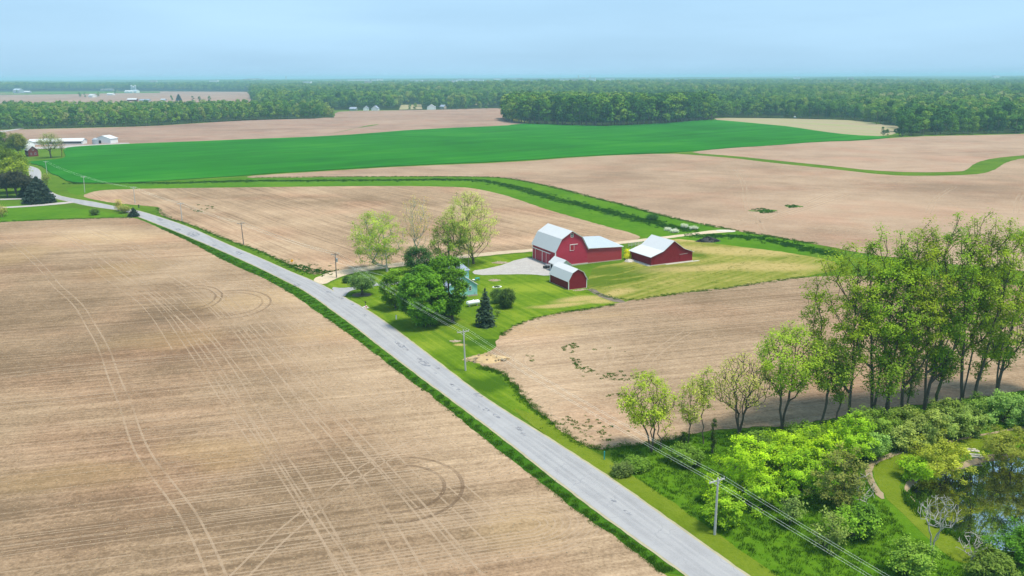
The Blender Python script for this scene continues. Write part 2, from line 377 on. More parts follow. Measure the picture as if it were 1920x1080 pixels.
M['white'] = plain('white_paint', (.80, .80, .78), .6, .3, 0, .05, 2)
M['conc'] = plain('pale_concrete', (.50, .46, .40), .9, .1, 0, .2, 1.2)
M['glass'] = plain('window_glass', (.03, .035, .045), .08, .6, 0, .2, 1)
M['dark'] = plain('dark_opening', (.02, .02, .025), .8, .2)
M['aqua'] = plain('aqua_siding', (.42, .88, .82), .6, .3, 0, .06, .8, ('Z', 3.2, .25))
M['shingle'] = plain('grey_shingle', (.28, .32, .40), .85, .2, 0, .15, 2.5)
M['brick'] = plain('dark_red_brick', (.17, .035, .03), .85, .15, 0, .25, 1.5)
M['brickpale'] = plain('old_stone', (.42, .34, .28), .9, .1, 0, .25, 1)
M['wood'] = plain('weathered_wood', (.45, .44, .42), .85, .15, 0, .2, 2)
M['wooddark'] = plain('dark_wood', (.20, .17, .15), .85, .15, 0, .2, 2)
M['metal'] = plain('grey_metal', (.45, .47, .50), .4, .5, .5, .1, 2)
M['wire'] = plain('aluminium_wire', (.85, .90, .80), .6, .2, 0, .05, 1)
M['tank'] = plain('tank_white', (.80, .82, .84), .35, .4, 0, .04, 1)
M['yellow'] = plain('sign_yellow', (.85, .42, .01), .5, .3)
M['black'] = plain('black_paint', (.015, .015, .015), .6, .3)
M['teal'] = plain('teal_paint', (.02, .32, .33), .5, .3)
M['stone'] = plain('field_stone', (.50, .45, .39), .9, .1, 0, .25, 1.5)
M['earth'] = plain('loose_earth', (.46, .33, .18), .97, .05, 0, .3, .9)
M['bark'] = plain('bark', (.115, .10, .075), .95, .1, 0, .35, 1.5)
M['barkpale'] = plain('pale_bark', (.42, .41, .36), .9, .1, 0, .35, .8)
M['barkmoss'] = plain('mossy_bark', (.10, .115, .045), .95, .1, 0, .4, 1.2)
M['deadwood'] = plain('bleached_dead_wood', (.42, .39, .35), .9, .1, 0, .2, 1)
M['leaf'] = leafmat('leaf')
M['needle'] = leafmat('needle', .08)
def water():
    n = NT('pond_water'); w = n.noise(n.pos, 1.1, 3)
    bu = n.bump(w, .012, .05); g = n.n('BsdfGlossy'); g.inputs['Roughness'].default_value = .02; n.put(g.inputs['Normal'], bu); m = n.n('MixShader'); m.inputs[0].default_value = .75
    n.t.links.new(n.bsdf((.006, .011, .010), .05, bu, .6), m.inputs[1]); n.t.links.new(g.outputs[0], m.inputs[2]); return n.end(m.outputs[0])
M['water'] = water()

# ------------------------------------------------------------------ ground sheets
shore = smooth(G([(1694, 908), (1712, 892), (1755, 880), (1800, 868), (1830, 858), (1870, 850), (1940, 842), (2100, 835), (2300, 900), (2400, 1010), (2250, 1100), (2050, 1075), (1930, 1042), (1858, 1026), (1815, 1010), (1765, 985), (1728, 955), (1703, 926)]), True, 1)
shore = rough_edge(densify(shore), .3)
cen = np.mean(shore, axis=0)
near = [np.array(p, float) for p in ((-900, -120), (900, -120), (900, 1100), (-900, 1100))]
o, _ = sheet('ground', near, 0, GA['base'], 0, 0, holes=[shore])
pm = PM(); xs = np.linspace(-26000, 26000, 53); ys = np.linspace(-3000, 40000, 44)
for i in range(52):
    for j in range(43): pm.poly([(xs[i], ys[j], -.5), (xs[i + 1], ys[j], -.5), (xs[i + 1], ys[j + 1], -.5), (xs[i], ys[j + 1], -.5)])
pm.v = [v if not (abs(v[0]) < 900 and -120 < v[1] < 1100) else (v[0], v[1], -2.0) for v in pm.v]
struct(pm.build('outer_ground', GA['base']))
inner = [p + (cen - p) / np.linalg.norm(cen - p) * 1.3 for p in shore]
pm = PM(); n_ = len(shore)
for i in range(n_):
    j = (i + 1) % n_; pm.poly([(*shore[i], 0), (*shore[j], 0), (*inner[j], -1.1), (*inner[i], -1.1)])
struct(pm.build('pond_bank', M['dirt']))
wv = [Vector((*(p + (cen - p) / np.linalg.norm(cen - p) * .3), -.55)) for p in shore]
me = bpy.data.meshes.new('water'); me.from_pydata([tuple(v) for v in wv], [], [tuple(t) for t in tessellate_polygon([wv])]); me.materials.append(M['water'])
me.update()
if me.polygons[0].normal.z < 0: me.flip_normals()
struct(ob('water', me))

# left field
verge_l = [(262, 411), (300, 428), (360, 455), (421, 490), (505, 526), (562, 561), (597, 586), (660, 631), (699, 660), (759, 706), (822, 752), (868, 791), (952, 858), (1022, 911), (1092, 967), (1163, 1014), (1240, 1073)]
e1, e2 = at(1163, 1014), at(1240, 1073); ev = (e2 - e1) / np.linalg.norm(e2 - e1)
_, left_poly = sheet('left_field', [(-700, 432), (-300, 424), (-60, 420), (0, 417), (60, 414), (170, 409), (245, 408)] + verge_l + [('g', *(e2 + ev * 60)), ('g', -60, -60), ('g', -600, -60)], .05, M['left_soil'], .35)
# middle field with the farm lane behind the barns
sheet('middle_field', [(153, 367), (172, 360), (194, 356), (278, 353.6), (480, 351), (674, 349), (786, 349), (869, 351), (897, 354.5), (930, 362), (960, 370), (1015, 389.7), (1071, 406), (1134, 424), (1199, 440.6), (1199, 449), (1153, 456), (993, 471), (940, 476), (819, 487), (752, 497), (692, 506), (636, 515), (603, 513), (585, 515), (564, 506), (525, 488), (489, 470), (455, 459), (406, 441), (357, 420), (307, 407), (296, 396), (300, 388), (260, 385), (211, 380.5), (169, 373.5)], .05, M['mid_soil'], .6)
sheet('farm_lane', [(583, 525), (621, 509), (692, 500), (752, 492), (819, 483), (940, 471), (1000, 467), (1080, 461), (1153, 454), (1242, 444), (1300, 437), (1340, 431), (1380, 431), (1378, 435), (1340, 437.5), (1300, 441), (1242, 448.5), (1153, 459), (1080, 466), (1000, 472), (940, 477), (930, 478), (819, 490), (758, 499), (700, 506.5), (671, 511), (644, 517), (625, 525), (608, 534), (596, 531)], .08, M['lane'], .35)
sheet('culvert_slab', [(1340, 431), (1376, 432), (1380, 436), (1346, 435)], .12, M['conc'], .1)
# crops
_, wheat_poly = sheet('green_crop_field', [(54, 307), (74, 310), (88, 318), (95, 326), (109, 330), (117, 335.5), (127, 341), (150, 344), (211, 344), (260, 342.5), (305, 339.5), (389, 334), (455, 330), (480, 327), (619, 319), (758, 310.5), (960, 302.8), (1099, 292), (1238, 287.5), (1268, 286), (1321, 282), (1377, 277), (1440, 273.6), (1537, 265.5), (1612, 264), (1673, 258.3), (1657, 256.4), (1596, 254), (1537, 246.7), (1482, 238), (1440, 234), (1377, 228), (1338, 225), (1288, 228), (1238, 232), (1182, 235), (1132, 236.4), (1071, 235), (990, 232), (960, 234), (952, 236), (786, 243), (674, 252), (591, 257), (480, 261), (361, 266), (250, 270), (183, 273), (128, 276.5), (118, 281), (121, 288), (124, 296), (104, 300), (54, 303.5)], .45, M['wheat'], .5)
pm = PM()
for i in range(len(wheat_poly)):
    a, b = wheat_poly[i], wheat_poly[(i + 1) % len(wheat_poly)]; pm.poly([(*a, 0), (*b, 0), (*b, .45), (*a, .45)])
struct(pm.build('green_crop_edge', M['wheat']))
sheet('brown_field', [(-200, 250), (47, 242.5), (139, 240.6), (278, 237), (389, 230), (480, 225), (627, 221.7), (628, 210), (658, 208), (747, 207), (813, 206), (897, 203.6), (944, 202.8), (950, 214), (952, 222), (975, 229), (1000, 232.5), (1010, 236), (952, 240), (786, 246), (674, 255), (591, 260), (480, 264), (361, 269), (250, 273), (183, 276), (128, 279), (100, 277), (60, 275), (30, 270), (-200, 262)], .12, M['brown_soil'], 1.2, fr=.06)
sheet('far_field', [(480, 334), (702, 331.4), (841, 330.6), (913, 331.4), (960, 335.5), (1043, 352), (1113, 371.7), (1165, 383), (1238, 403.6), (1307, 419), (1378, 432.5), (1459, 446), (1527, 457), (1620, 476), (1760, 493), (1920, 508), (2300, 545), (2500, 400), (2200, 283), (2050, 288), (1920, 296), (1884, 305), (1868, 317.5), (1843, 326), (1801, 328.6), (1732, 330), (1662, 328.6), (1551, 316), (1440, 304.4), (1377, 296.7), (1307, 291), (1255, 287.5), (1099, 293.5), (960, 304.5), (758, 312), (619, 320.5), (480, 329), (458, 332)], .05, M['far_soil'], .6)
sheet('upper_field', [(1290, 286.5), (1321, 282), (1377, 277), (1440, 273.6), (1537, 266), (1612, 264), (1673, 258.5), (1745, 255), (1857, 253), (1920, 251), (2200, 246), (2400, 262), (2200, 270), (2050, 282), (1920, 291), (1862, 296.7), (1829, 305), (1812, 319), (1801, 322), (1718, 323.6), (1634, 320), (1551, 310.5), (1440, 299.5), (1377, 292.5)], .06, M['hill_soil'], .6)
sheet('stubble_field', [(1338, 221), (1440, 221.5), (1530, 223.5), (1610, 226), (1645, 232), (1690, 237), (1690, 246), (1665, 255.5), (1596, 255), (1537, 248), (1482, 239), (1440, 235.5), (1377, 229), (1345, 226)], .1, M['stubble'], .8, fr=.06)
_, pond_field = sheet('pond_side_field', [(919, 661), (929, 648), (941, 627.5), (962, 612), (997, 598), (1040, 588), (1094, 580.6), (1150, 571), (1165, 566.6), (1244, 554), (1362, 540), (1502, 519), (1600, 517), (1750, 524), (1920, 536), (2300, 570), (2500, 640), (2200, 690), (1980, 722), (1890, 738), (1780, 752), (1640, 768), (1560, 785), (1500, 797), (1400, 803), (1340, 806), (1290, 815), (1245, 828), (1200, 836), (1144, 839), (1110, 842), (1072, 821), (1031, 790), (990, 755.6), (962, 718), (941, 695), (905, 688), (895, 680), (902, 670)], .05, M['pond_soil'], .8)
# grass parts
sheet('waterway_grass', [(120, 348), (300, 341), (456, 332), (702, 332), (913, 332), (960, 336), (1043, 353), (1165, 384), (1307, 420), (1459, 447), (1527, 458), (1545, 470), (1500, 482), (1400, 470), (1320, 452), (1200, 447), (1134, 425), (1015, 391), (930, 363), (890, 354), (786, 350), (480, 352), (278, 354.6), (172, 361), (135, 368)], .02, M['waterway'], .4)
sheet('lawn', [(652, 560), (672, 543), (720, 534), (800, 528), (868, 512), (890, 515), (941, 515), (984, 514), (1024, 517.5), (1060, 535), (1102, 541), (1165, 565), (1165, 568), (1094, 582), (1040, 589), (997, 600), (962, 614), (941, 630), (928, 650), (930, 700), (990, 757), (1072, 822), (1150, 880), (1330, 1010), (1398, 1080), (1340, 1040), (1163, 911), (1057, 841), (952, 763), (857, 708), (787, 654), (734, 613), (681, 578)], .025, M['lawn'], .25)
sheet('yard_grass', [(610, 538), (625, 527), (672, 512), (758, 501), (819, 492), (940, 479), (993, 474), (1000, 484), (960, 490), (935, 500), (886, 508), (800, 525), (716, 528), (662, 537), (628, 541)], .025, M['lawn'], .25)
sheet('mown_strip', [(952, 763), (1057, 841), (1163, 911), (1240, 967.4), (1398, 1080), ('g', *(at(1398, 1080) + ev * 50)), ('g', *(at(1455, 1080) + ev * 50)), (1455, 1080), (1330, 990), (1250, 935), (1150, 868), (1080, 826), (1000, 775)], .06, M['mown_strip'], .3)
sheet('dry_meadow', [(1098, 546), (1106, 515), (1112, 500), (1180, 491), (1182, 470), (1198, 455), (1262, 447), (1310, 452), (1380, 462), (1450, 470), (1502, 478), (1560, 488), (1580, 505), (1502, 520), (1362, 541), (1244, 555), (1165, 567)], .03, M['meadow'], .6)
sheet('tall_grass', [(1144, 842), (1200, 838), (1290, 818), (1400, 806), (1500, 800), (1640, 775), (1900, 745), (2300, 700), (2500, 800), (2300, 836), (1940, 836), (1870, 842), (1800, 858), (1700, 878), (1680, 900), (1690, 940), (1740, 985), (1850, 1040), (2000, 1090), ('g', 60, 40), ('g', *(at(1455, 1080) + ev * 50)), (1455, 1080), (1330, 990), (1250, 935), (1150, 868)], .018, M['tall'], .4)
o, _ = sheet('grass_strip_by_wood', [(-60, 388), (0, 384), (60, 384), (160, 392), (215, 400), (240, 407), (160, 408), (60, 413), (0, 416), (-60, 418)], .02, M['waterway'], .2)
sheet('green_strip', [(600, 255), (636, 247.5), (668, 240.5), (719, 232.6), (690, 235), (660, 243)], .2, M['waterway'], .5)
sheet('wood_corner_grass', [(937, 214), (962, 222), (990, 229), (1010, 234), (990, 233), (960, 227)], .2, M['meadow'], .5)
sheet('mown_pond_path', [(1940, 800), (1860, 812), (1790, 826), (1717, 840), (1660, 856), (1635, 875), (1640, 905), (1672, 945), (1720, 990), (1755, 1025), (1800, 1060), (1850, 1050), (1790, 1010), (1735, 968), (1700, 935), (1684, 905), (1698, 882), (1755, 868), (1830, 848), (1940, 830)], .04, M['mown_strip'], .3)
sheet('worn_path_edge', [(1930, 798), (1858, 811), (1790, 824), (1717, 838), (1654, 853), (1622, 874), (1622, 903), (1650, 937), (1662, 935), (1636, 901), (1635, 878), (1660, 860), (1717, 842), (1790, 828), (1860, 814), (1930, 803)], .07, M['dirt'], .25)
sheet('gravel_yard', [(884, 508), (913, 504), (935, 499), (952, 493), (965, 488), (995, 482), (1010, 490), (1043, 501), (1048, 512), (1030, 518), (984, 514), (941, 515), (891, 516.5)], .07, M['gravel'], .35)
sheet('driveway', [(620, 538), (640, 541), (662, 538.5), (699, 532), (760, 524), (800, 521), (800, 527), (740, 534), (700, 537), (669, 542), (652, 548), (646, 558), (630, 552)], .1, M['road'], .08)
sheet('worn_track', [(1101, 543), (1112, 541), (1130, 552), (1168, 563), (1172, 567), (1160, 568), (1130, 560), (1108, 547)], .06, M['darkdirt'], .3)
sheet('left_lane', [(-200, 395), (0, 388.5), (60, 385), (125, 378.6), (140, 378), (140, 381), (60, 388), (0, 391), (-200, 399)], .1, M['gravel'], .1)
sheet('left_drive', [(-60, 374.5), (52, 371.5), (52, 374), (-60, 377)], .1, M['gravel'], .1)
sheet('far_lane', [(-60, 253), (0, 246.5), (47, 239.8), (43, 242), (0, 249), (-60, 256)], .3, M['gravel'], .2)
sheet('farmyard', [(60, 275), (190, 271), (240, 267), (246, 271), (190, 274), (120, 278), (60, 280)], .2, M['gravel'], .4)
# roads
R_right = [(-60, 309), (0, 309), (30, 309), (54, 311), (67, 314.4), (75.6, 320), (77, 330), (76, 336), (80, 346), (92, 358), (108, 366.5), (137, 373), (176, 378.6), (218, 388), (257, 394.5), (292, 405), (354, 425.6), (421, 456.7), (489, 485), (546, 511), (582, 525.4), (608, 537), (646, 559), (692, 584), (734, 613.7), (787, 654), (857, 708.5), (900, 742), (952, 763.5 + 18), (1057, 841), (1163, 911), (1240, 967.4), (1398, 1080)]
R_right[28] = (952, 776)
R_left = [(-60, 314), (0, 314), (28, 315), (45, 318), (54, 322), (57, 330), (58, 338), (64, 350), (80, 363), (100, 372), (136, 379.5), (158, 385), (193, 390.5), (230, 395), (266, 409), (318, 429), (385, 457), (473, 495.6), (536, 526.7), (577, 547.4), (629, 585), (676, 619), (717, 652), (787, 705), (881, 774), (952, 827), (1022, 883), (1128, 964), (1240, 1043), (1290, 1080)]
def polyl(pts): return densify(smooth(G(pts), False, 2), False)
rr, rl = polyl(R_right), polyl(R_left)
ev2 = at(1240, 1043) - at(1128, 964); ev2 = ev2 / np.linalg.norm(ev2)
rr.append(rr[-1] + ev2 * 70); rl.append(rl[-1] + ev2 * 70)
def road_sheet(name, z, mat, grow, amp):
    def off(pl, s):
        out = []
        for i, p in enumerate(pl):
            d = pl[min(i + 1, len(pl) - 1)] - pl[max(i - 1, 0)]; d = d / (np.linalg.norm(d) + 1e-9); out.append(p + np.array([-d[1], d[0]]) * s)
        return out
    a, b = off(rr, grow), off(rl, -grow)
    return sheet(name, [np.array(p) for p in a + b[::-1]], z, mat, amp, 0, fr=.5)
road_sheet('road_shoulder', .085, M['shoulder'], .38, .13)
road_sheet('road', .105, M['road'], 0, .05)
for (x, y, a, b) in [(333, 431, 2.2, 1.0), (362, 440, 4.2, 1.7), (300, 412, 3, .8), (447, 475, 2.6, .7), (402, 461, 1.8, .6), (557, 535, 1.6, .7), (660, 571, .9, .3), (684, 592, .8, .3), (752, 649, 3.1, .5), (794, 680, 2.5, .7), (819, 691, .7, .3), (815, 700, .5, .2), (847, 723, .8, .3), (861, 733, .7, .3), (897, 742, 1.0, .6), (846, 722, .6, .3), (899, 764, .6, .2), (912, 769, .8, .4), (931, 781, .9, .3), (973, 805, .8, .4), (980, 814, .7, .3), (1149, 939, .5, .25), (1177, 962, .6, .25), (640, 560, 1.2, .4), (616, 548, 1, .5)]:
    c = at(x, y); ct, st = math.cos(road_ang), math.sin(road_ang)
    ring = [c + np.array([ct, st]) * a * 1.25 * math.cos(t) + np.array([-st, ct]) * b * 1.3 * math.sin(t) for t in np.linspace(0, 2 * math.pi, 13)[:-1]]
    sheet('road_patch', ring, .112, M['tar'], .25, 0, fr=1.1)
# dark taller grass between the left field and the road
lv = [p for p in densify(smooth(G(verge_l), False, 2), False)]
sheet('road_verge', [np.array(p) for p in lv] + [np.array(p) for p in rl[::-1] if p[1] < lv[0][1] + 8 and p[1] > lv[-1][1] - 6], .03, M['verge_dark'], .1, 0)
# weeds in the fields
def weedsheet(x, y, rx, ry, an=0, z=.09, mat='weed'):
    c = at(x, y); ring = [c + np.array([math.cos(an) * rx * math.cos(t) - math.sin(an) * ry * math.sin(t), math.sin(an) * rx * math.cos(t) + math.cos(an) * ry * math.sin(t)]) for t in np.linspace(0, 2 * math.pi, 17)[:-1]]
    return sheet('weed_patch', ring, z, M[mat], min(rx, ry) * .9, 0, fr=.5)
weedsheet(1432, 395.5, 5.5, 2.6); weedsheet(1489, 387, 4, 2)

# ------------------------------------------------------------------ wheel marks and tillage passes
def ribbons(name, lines, w, z, mat):
    V = []; S = []; I = []; k = 0
    for pl in lines:
        pl = [np.asarray(p, float) for p in pl]; n = len(pl)
        if n < 2: continue
        P = np.array(pl); d = np.gradient(P, axis=0); d /= np.linalg.norm(d, axis=1)[:, None] + 1e-9
        nn = np.stack([-d[:, 1], d[:, 0]], 1) * w / 2
        A, B = P + nn, P - nn
        for i in range(n): V += [(A[i][0], A[i][1], z), (B[i][0], B[i][1], z)]
        for i in range(n - 1):
            a = k + 2 * i; I += [a, a + 1, a + 3, a + 2]; S.append(4)
        k += 2 * n
    o = ob(name, raw_mesh(name, V, S, I, [mat])); o['kind'] = 'structure'; return o
def inside(poly):
    P = np.array(poly); X, Y = P[:, 0], P[:, 1]; X2, Y2 = np.roll(X, -1), np.roll(Y, -1)
    def f(p):
        c = ((Y > p[1]) != (Y2 > p[1])) & (p[0] < (X2 - X) * (p[1] - Y) / (Y2 - Y + 1e-12) + X); return bool(c.sum() % 2)
    return f
def clip_lines(lines, test):
    out = []
    for l in lines:
        cur = []
        for p in l:
            if test(p): cur.append(p)
            else:
                if len(cur) > 2: out.append(cur)
                cur = []
        if len(cur) > 2: out.append(cur)
    return out
def pair(pl, gap=1.9):
    P = np.array(pl); d = np.gradient(P, axis=0); d /= np.linalg.norm(d, axis=1)[:, None] + 1e-9
    nn = np.stack([-d[:, 1], d[:, 0]], 1) * gap / 2; return [list(P + nn), list(P - nn)]
def pxline(pts, it=3): return densify(smooth(G(pts), False, it), False, .004, 1.0)
LF = [np.array([p[0], p[1]]) for p in left_poly]; LF_in = inside(rough_edge(LF, 0))
fd = np.array([math.cos(field_dir), math.sin(field_dir)]); fn = np.array([-fd[1], fd[0]])
lines = []; t = -40
o0 = np.array(at(0, 851))
while t < 260:
    t += random.choice((.9, 1.5, 2.4, 4.5)); ln = []; s0 = random.uniform(-220, 10); s1 = s0 + random.uniform(90, 420)
    ph = random.uniform(0, 6)
    for s in np.arange(s0, min(s1, 260), 4): ln.append(o0 + fd * s + fn * (t + .5 * math.sin(s * .02 + ph)))
    lines.append(ln)
vl = densify(smooth(G(verge_l[1:]), False, 2), False, .006, 2); VL = np.array(vl)
dd = np.gradient(VL, axis=0); dd /= np.linalg.norm(dd, axis=1)[:, None]; VN = np.stack([dd[:, 1], -dd[:, 0]], 1)   # towards the field
road_c = VL
def fdist(p): return np.min(np.hypot(VL[:, 0] - p[0], VL[:, 1] - p[1]))
ribbons('tillage_mark', clip_lines(lines, LF_in), .17, .056, M['trk_soft'])
head = []
off = 1.5
while off < 34:
    off += random.choice((.6, .8, 1.1, 1.7)) * (1 if off < 20 else 1.6)
    i0 = random.randint(0, len(VL) // 3); i1 = random.randint(len(VL) * 2 // 3, len(VL))
    if random.random() < .45: i1 = i0 + random.randint(25, 60)
    head.append([VL[i] + VN[i] * (off + .3 * math.sin(i * .1)) for i in range(i0, min(i1, len(VL)))])
ribbons('headland_mark', clip_lines(head, LF_in), .26, .060, M['trk'])
def loopset(cx, cy, radii, rx, ry, an, a0, a1, tail=0):
    c = at(cx, cy); out = []
    for r in radii:
        pts = [c + np.array([math.cos(an) * rx * r * math.cos(t) - math.sin(an) * ry * r * math.sin(t), math.sin(an) * rx * r * math.cos(t) + math.cos(an) * ry * r * math.sin(t)]) for t in np.linspace(a0, a1, 40)]
        if tail:
            d0 = -fd * tail * random.uniform(.25, 1.5); pts = [pts[0] + d0 * (1 - k / 12) for k in range(12)] + pts + [pts[-1] + d0 * (k / 12) for k in range(1, 12)]
        out.append(pts)
    return out
Ls = []
Ls += loopset(525, 625, np.arange(.2, 1.05, .09), 20, 12, .25, -2.4, 2.6)
Ls += loopset(640, 742, np.arange(.25, 1.15, .085), 14, 10, field_dir, -1.7, 1.7, 26)
Ls += loopset(860, 860, np.arange(.25, 1.15, .10), 10, 8, field_dir, -1.7, 1.7, 30)
Ls += loopset(980, 985, np.arange(.25, 1.15, .11), 9, 6.5, field_dir, -1.8, 1.7, 34)
Ls += loopset(430, 545, np.arange(.4, 1.1, .17), 16, 12, 0, -1.6, 1.6, 20)
Ls += loopset(560, 530, np.arange(.4, 1.1, .2), 10, 9, .3, -1.8, 2.2)
ribbons('turning_mark', clip_lines(Ls, LF_in), .26, .064, M['trk'])
dk = loopset(745, 915, (.72, 1.0), 9, 9.5, .2, -1.9, 1.3) + loopset(430, 570, (.8, 1.0), 10, 14, .3, -1.7, 1.7) + loopset(355, 560, (.8, 1.0), 8, 14, .3, -1.7, 1.7, 12)
ribbons('dark_wheel_mark', clip_lines(dk, LF_in), .55, .068, M['trk_dark'])
main = pxline([(8, 446), (30, 460), (58, 482), (90, 514), (104, 535), (125, 552), (150, 575), (168, 608), (185, 635), (198, 662), (206, 686), (215, 712), (238, 765), (252, 815), (272, 858), (300, 895), (335, 940), (362, 980), (395, 1050), (425, 1130)])
t2 = pxline([(100, 434), (140, 448), (190, 482), (240, 515), (300, 560), (370, 622), (400, 655), (432, 700), (458, 745), (488, 800), (520, 850), (550, 892), (585, 950), (640, 1050), (680, 1120)])
t3 = pxline([(150, 425), (220, 455), (300, 500), (380, 552), (450, 620), (500, 690), (560, 770), (640, 860), (730, 990), (790, 1100)])
t4 = pxline([(180, 430), (300, 480), (400, 538), (480, 610), (560, 700), (640, 790), (740, 900), (860, 1040), (900, 1100)])
t5 = pxline([(440, 1090), (520, 1010), (600, 945), (680, 880), (780, 830)]); t6 = pxline([(0, 706), (120, 690), (300, 676), (480, 662), (620, 640)]); t7 = pxline([(0, 760), (200, 742), (450, 716), (640, 694)])
tr = pair(main) + pair(t2) + pair(t3, 2.2) + pair(t4, 1.8) + pair(t5, 2.1) + pair(t6, 2.6) + pair(t7, 2.0)
ribbons('wheel_mark', clip_lines(tr, LF_in), .33, .072, M['trk'])
# the other fields
PF_in = inside(pond_field)
a = gdir((1087, 634), (1480, 596)); d1 = np.array([math.cos(a), math.sin(a)]); d2 = np.array([-d1[1], d1[0]]); o1 = np.array(at(1087, 634)); ls = []
for t in np.cumsum([random.choice((1.2, 2.2, 4.0)) for _ in range(60)]) - 70:
    s0 = random.uniform(-50, 20); ls.append([o1 + d1 * s + d2 * (t + .4 * math.sin(s * .03 + t)) for s in np.arange(s0, s0 + random.uniform(60, 200), 4)])
ribbons('tillage_mark', clip_lines(ls, PF_in), .28, .056, M['trk_soft'])
ls = loopset(1060, 680, np.arange(.4, 1.25, .1), 20, 26, .3, 1.7, 4.7) + loopset(1075, 610, np.arange(.4, 1.2, .12), 22, 12, .2, 1.2, 3.6) + pair(pxline([(1118, 620), (1140, 640), (1146, 662), (1132, 690), (1112, 706)])) + pair(pxline([(1205, 690), (1225, 665), (1260, 640), (1290, 622)])) + loopset(1070, 770, np.arange(.4, 1.2, .16), 9, 11, .1, 1.2, 4.6)
ribbons('turning_mark', clip_lines(ls, PF_in), .30, .060, M['trk_soft'])
ls = pair(pxline([(1378, 318), (1396, 345), (1398, 375), (1402, 395), (1425, 420), (1430, 432)])) + pair(pxline([(1430, 412), (1520, 378), (1560, 360), (1640, 345), (1740, 335)])) + loopset(1530, 432, np.arange(.3, 1.1, .15), 26, 14, 0, -1.4, 1.6) + pair(pxline([(1740, 400), (1755, 370), (1790, 350)])) + loopset(1330, 410, np.arange(.5, 1.1, .2), 18, 10, -.5, -1.2, 1.5) + pair(pxline([(1905, 400), (1908, 375), (1915, 365)])) + pair(pxline([(1300, 410), (1340, 420), (1400, 425), (1500, 395), (1590, 365)]))
ribbons('wheel_mark', ls, .6, .058, M['trk_soft'])
a = gdir((480, 366), (619, 408)); d1 = np.array([math.cos(a), math.sin(a)]); d2 = np.array([-d1[1], d1[0]]); o1 = np.array(at(560, 420)); ls = []
MF_in = inside([np.array(p) for p in G([(170, 364), (480, 353), (869, 353), (930, 364), (1134, 427), (1190, 446), (993, 468), (752, 489), (600, 508), (489, 465), (357, 416), (310, 400)])])
for t in np.cumsum([random.choice((1.6, 3, 6)) for _ in range(60)]) - 110:
    s0 = random.uniform(-200, 60); ls.append([o1 + d1 * s + d2 * (t + 1.5 * math.sin(s * .015 + t)) for s in np.arange(s0, s0 + random.uniform(60, 250), 5)])
ribbons('tillage_mark', clip_lines(ls, MF_in), .45, .056, M['trk_faint'])

ribbons('crop_tramline', [pxline([(470, 288), (620, 286), (760, 285.5), (900, 284), (1000, 283), (1070, 282)]), pxline([(1010, 241), (860, 254), (840, 252)])], 1.6, .47, M['crop_line'])
ribbons('crop_wet_line', [pxline([(690, 252), (760, 256), (830, 258), (960, 258), (1040, 259.5), (1120, 262), (1200, 266), (1330, 266), (1430, 262), (1560, 261)])], 2.2, .475, M['crop_dark'])
RRa, RLa = np.array(rr), np.array(rl); wear = []
for f_ in (.24, .40, .62, .78):
    ln = []
    for p in RLa[::2]:
        q = RRa[np.hypot(RRa[:, 0] - p[0], RRa[:, 1] - p[1]).argmin()]; ln.append(p * (1 - f_) + q * f_)
    ln = [l for l in ln if l[1] < 420]
    wear.append(ln)
M['wear'] = track('road_wheel_path', (.25, .25, .265), .10, fr=.4)
ribbons('road_wheel_path', [wear[0], wear[3]], .75, .109, M['wear']); ribbons('road_wheel_path', [wear[1], wear[2]], .45, .109, M['wear'])
# ------------------------------------------------------------------ buildings
def prism(prof, b0, b1):                     # closed cross-section extruded along local y
    pm = PM(); pm.poly([(x, b0, z) for x, z in prof]); pm.poly([(x, b1, z) for x, z in prof[::-1]])
    n = len(prof)
    for i in range(n):
        (x0, z0), (x1, z1) = prof[i], prof[(i + 1) % n]; pm.poly([(x0, b0, z0), (x0, b1, z0), (x1, b1, z1), (x1, b0, z1)])
    return pm
def roof_pm(line, b0, b1, th=.14, oh=.45, lap=.5):   # line: cross-section of the roof from eave to eave
    l = [Vector((x, z)) for x, z in line]
    l[0] = l[0] + (l[0] - l[1]).normalized() * lap; l[-1] = l[-1] + (l[-1] - l[-2]).normalized() * lap
    up = []
    for i, p in enumerate(l):
        d = (l[min(i + 1, len(l) - 1)] - l[max(i - 1, 0)]).normalized(); up.append(p + Vector((-d.y, d.x)) * th)
    pm = PM(); y0, y1 = b0 - oh, b1 + oh
    for i in range(len(l) - 1):
        a, b, c, e = l[i] + Vector((0, .004)), l[i + 1] + Vector((0, .004)), up[i + 1], up[i]
        pm.poly([(e.x, y0, e.y), (c.x, y0, c.y), (c.x, y1, c.y), (e.x, y1, e.y)][::1]); pm.poly([(a.x, y0, a.y), (a.x, y1, a.y), (b.x, y1, b.y), (b.x, y0, b.y)])
        pm.poly([(a.x, y0, a.y), (b.x, y0, b.y), (c.x, y0, c.y), (e.x, y0, e.y)]); pm.poly([(a.x, y1, a.y), (e.x, y1, e.y), (c.x, y1, c.y), (b.x, y1, b.y)])
    for (a, e) in ((l[0], up[0]), (l[-1], up[-1])): pm.poly([(a.x, y0, a.y), (e.x, y0, e.y), (e.x, y1, e.y), (a.x, y1, a.y)])
    return pm
def rake(line, b, w=.22, th=.07):
    pm = PM()
    for i in range(len(line) - 1):
        pm.bar((line[i][0], b, line[i][1]), (line[i + 1][0], b, line[i + 1][1]), th, w, (0, 0, 1))
    return pm
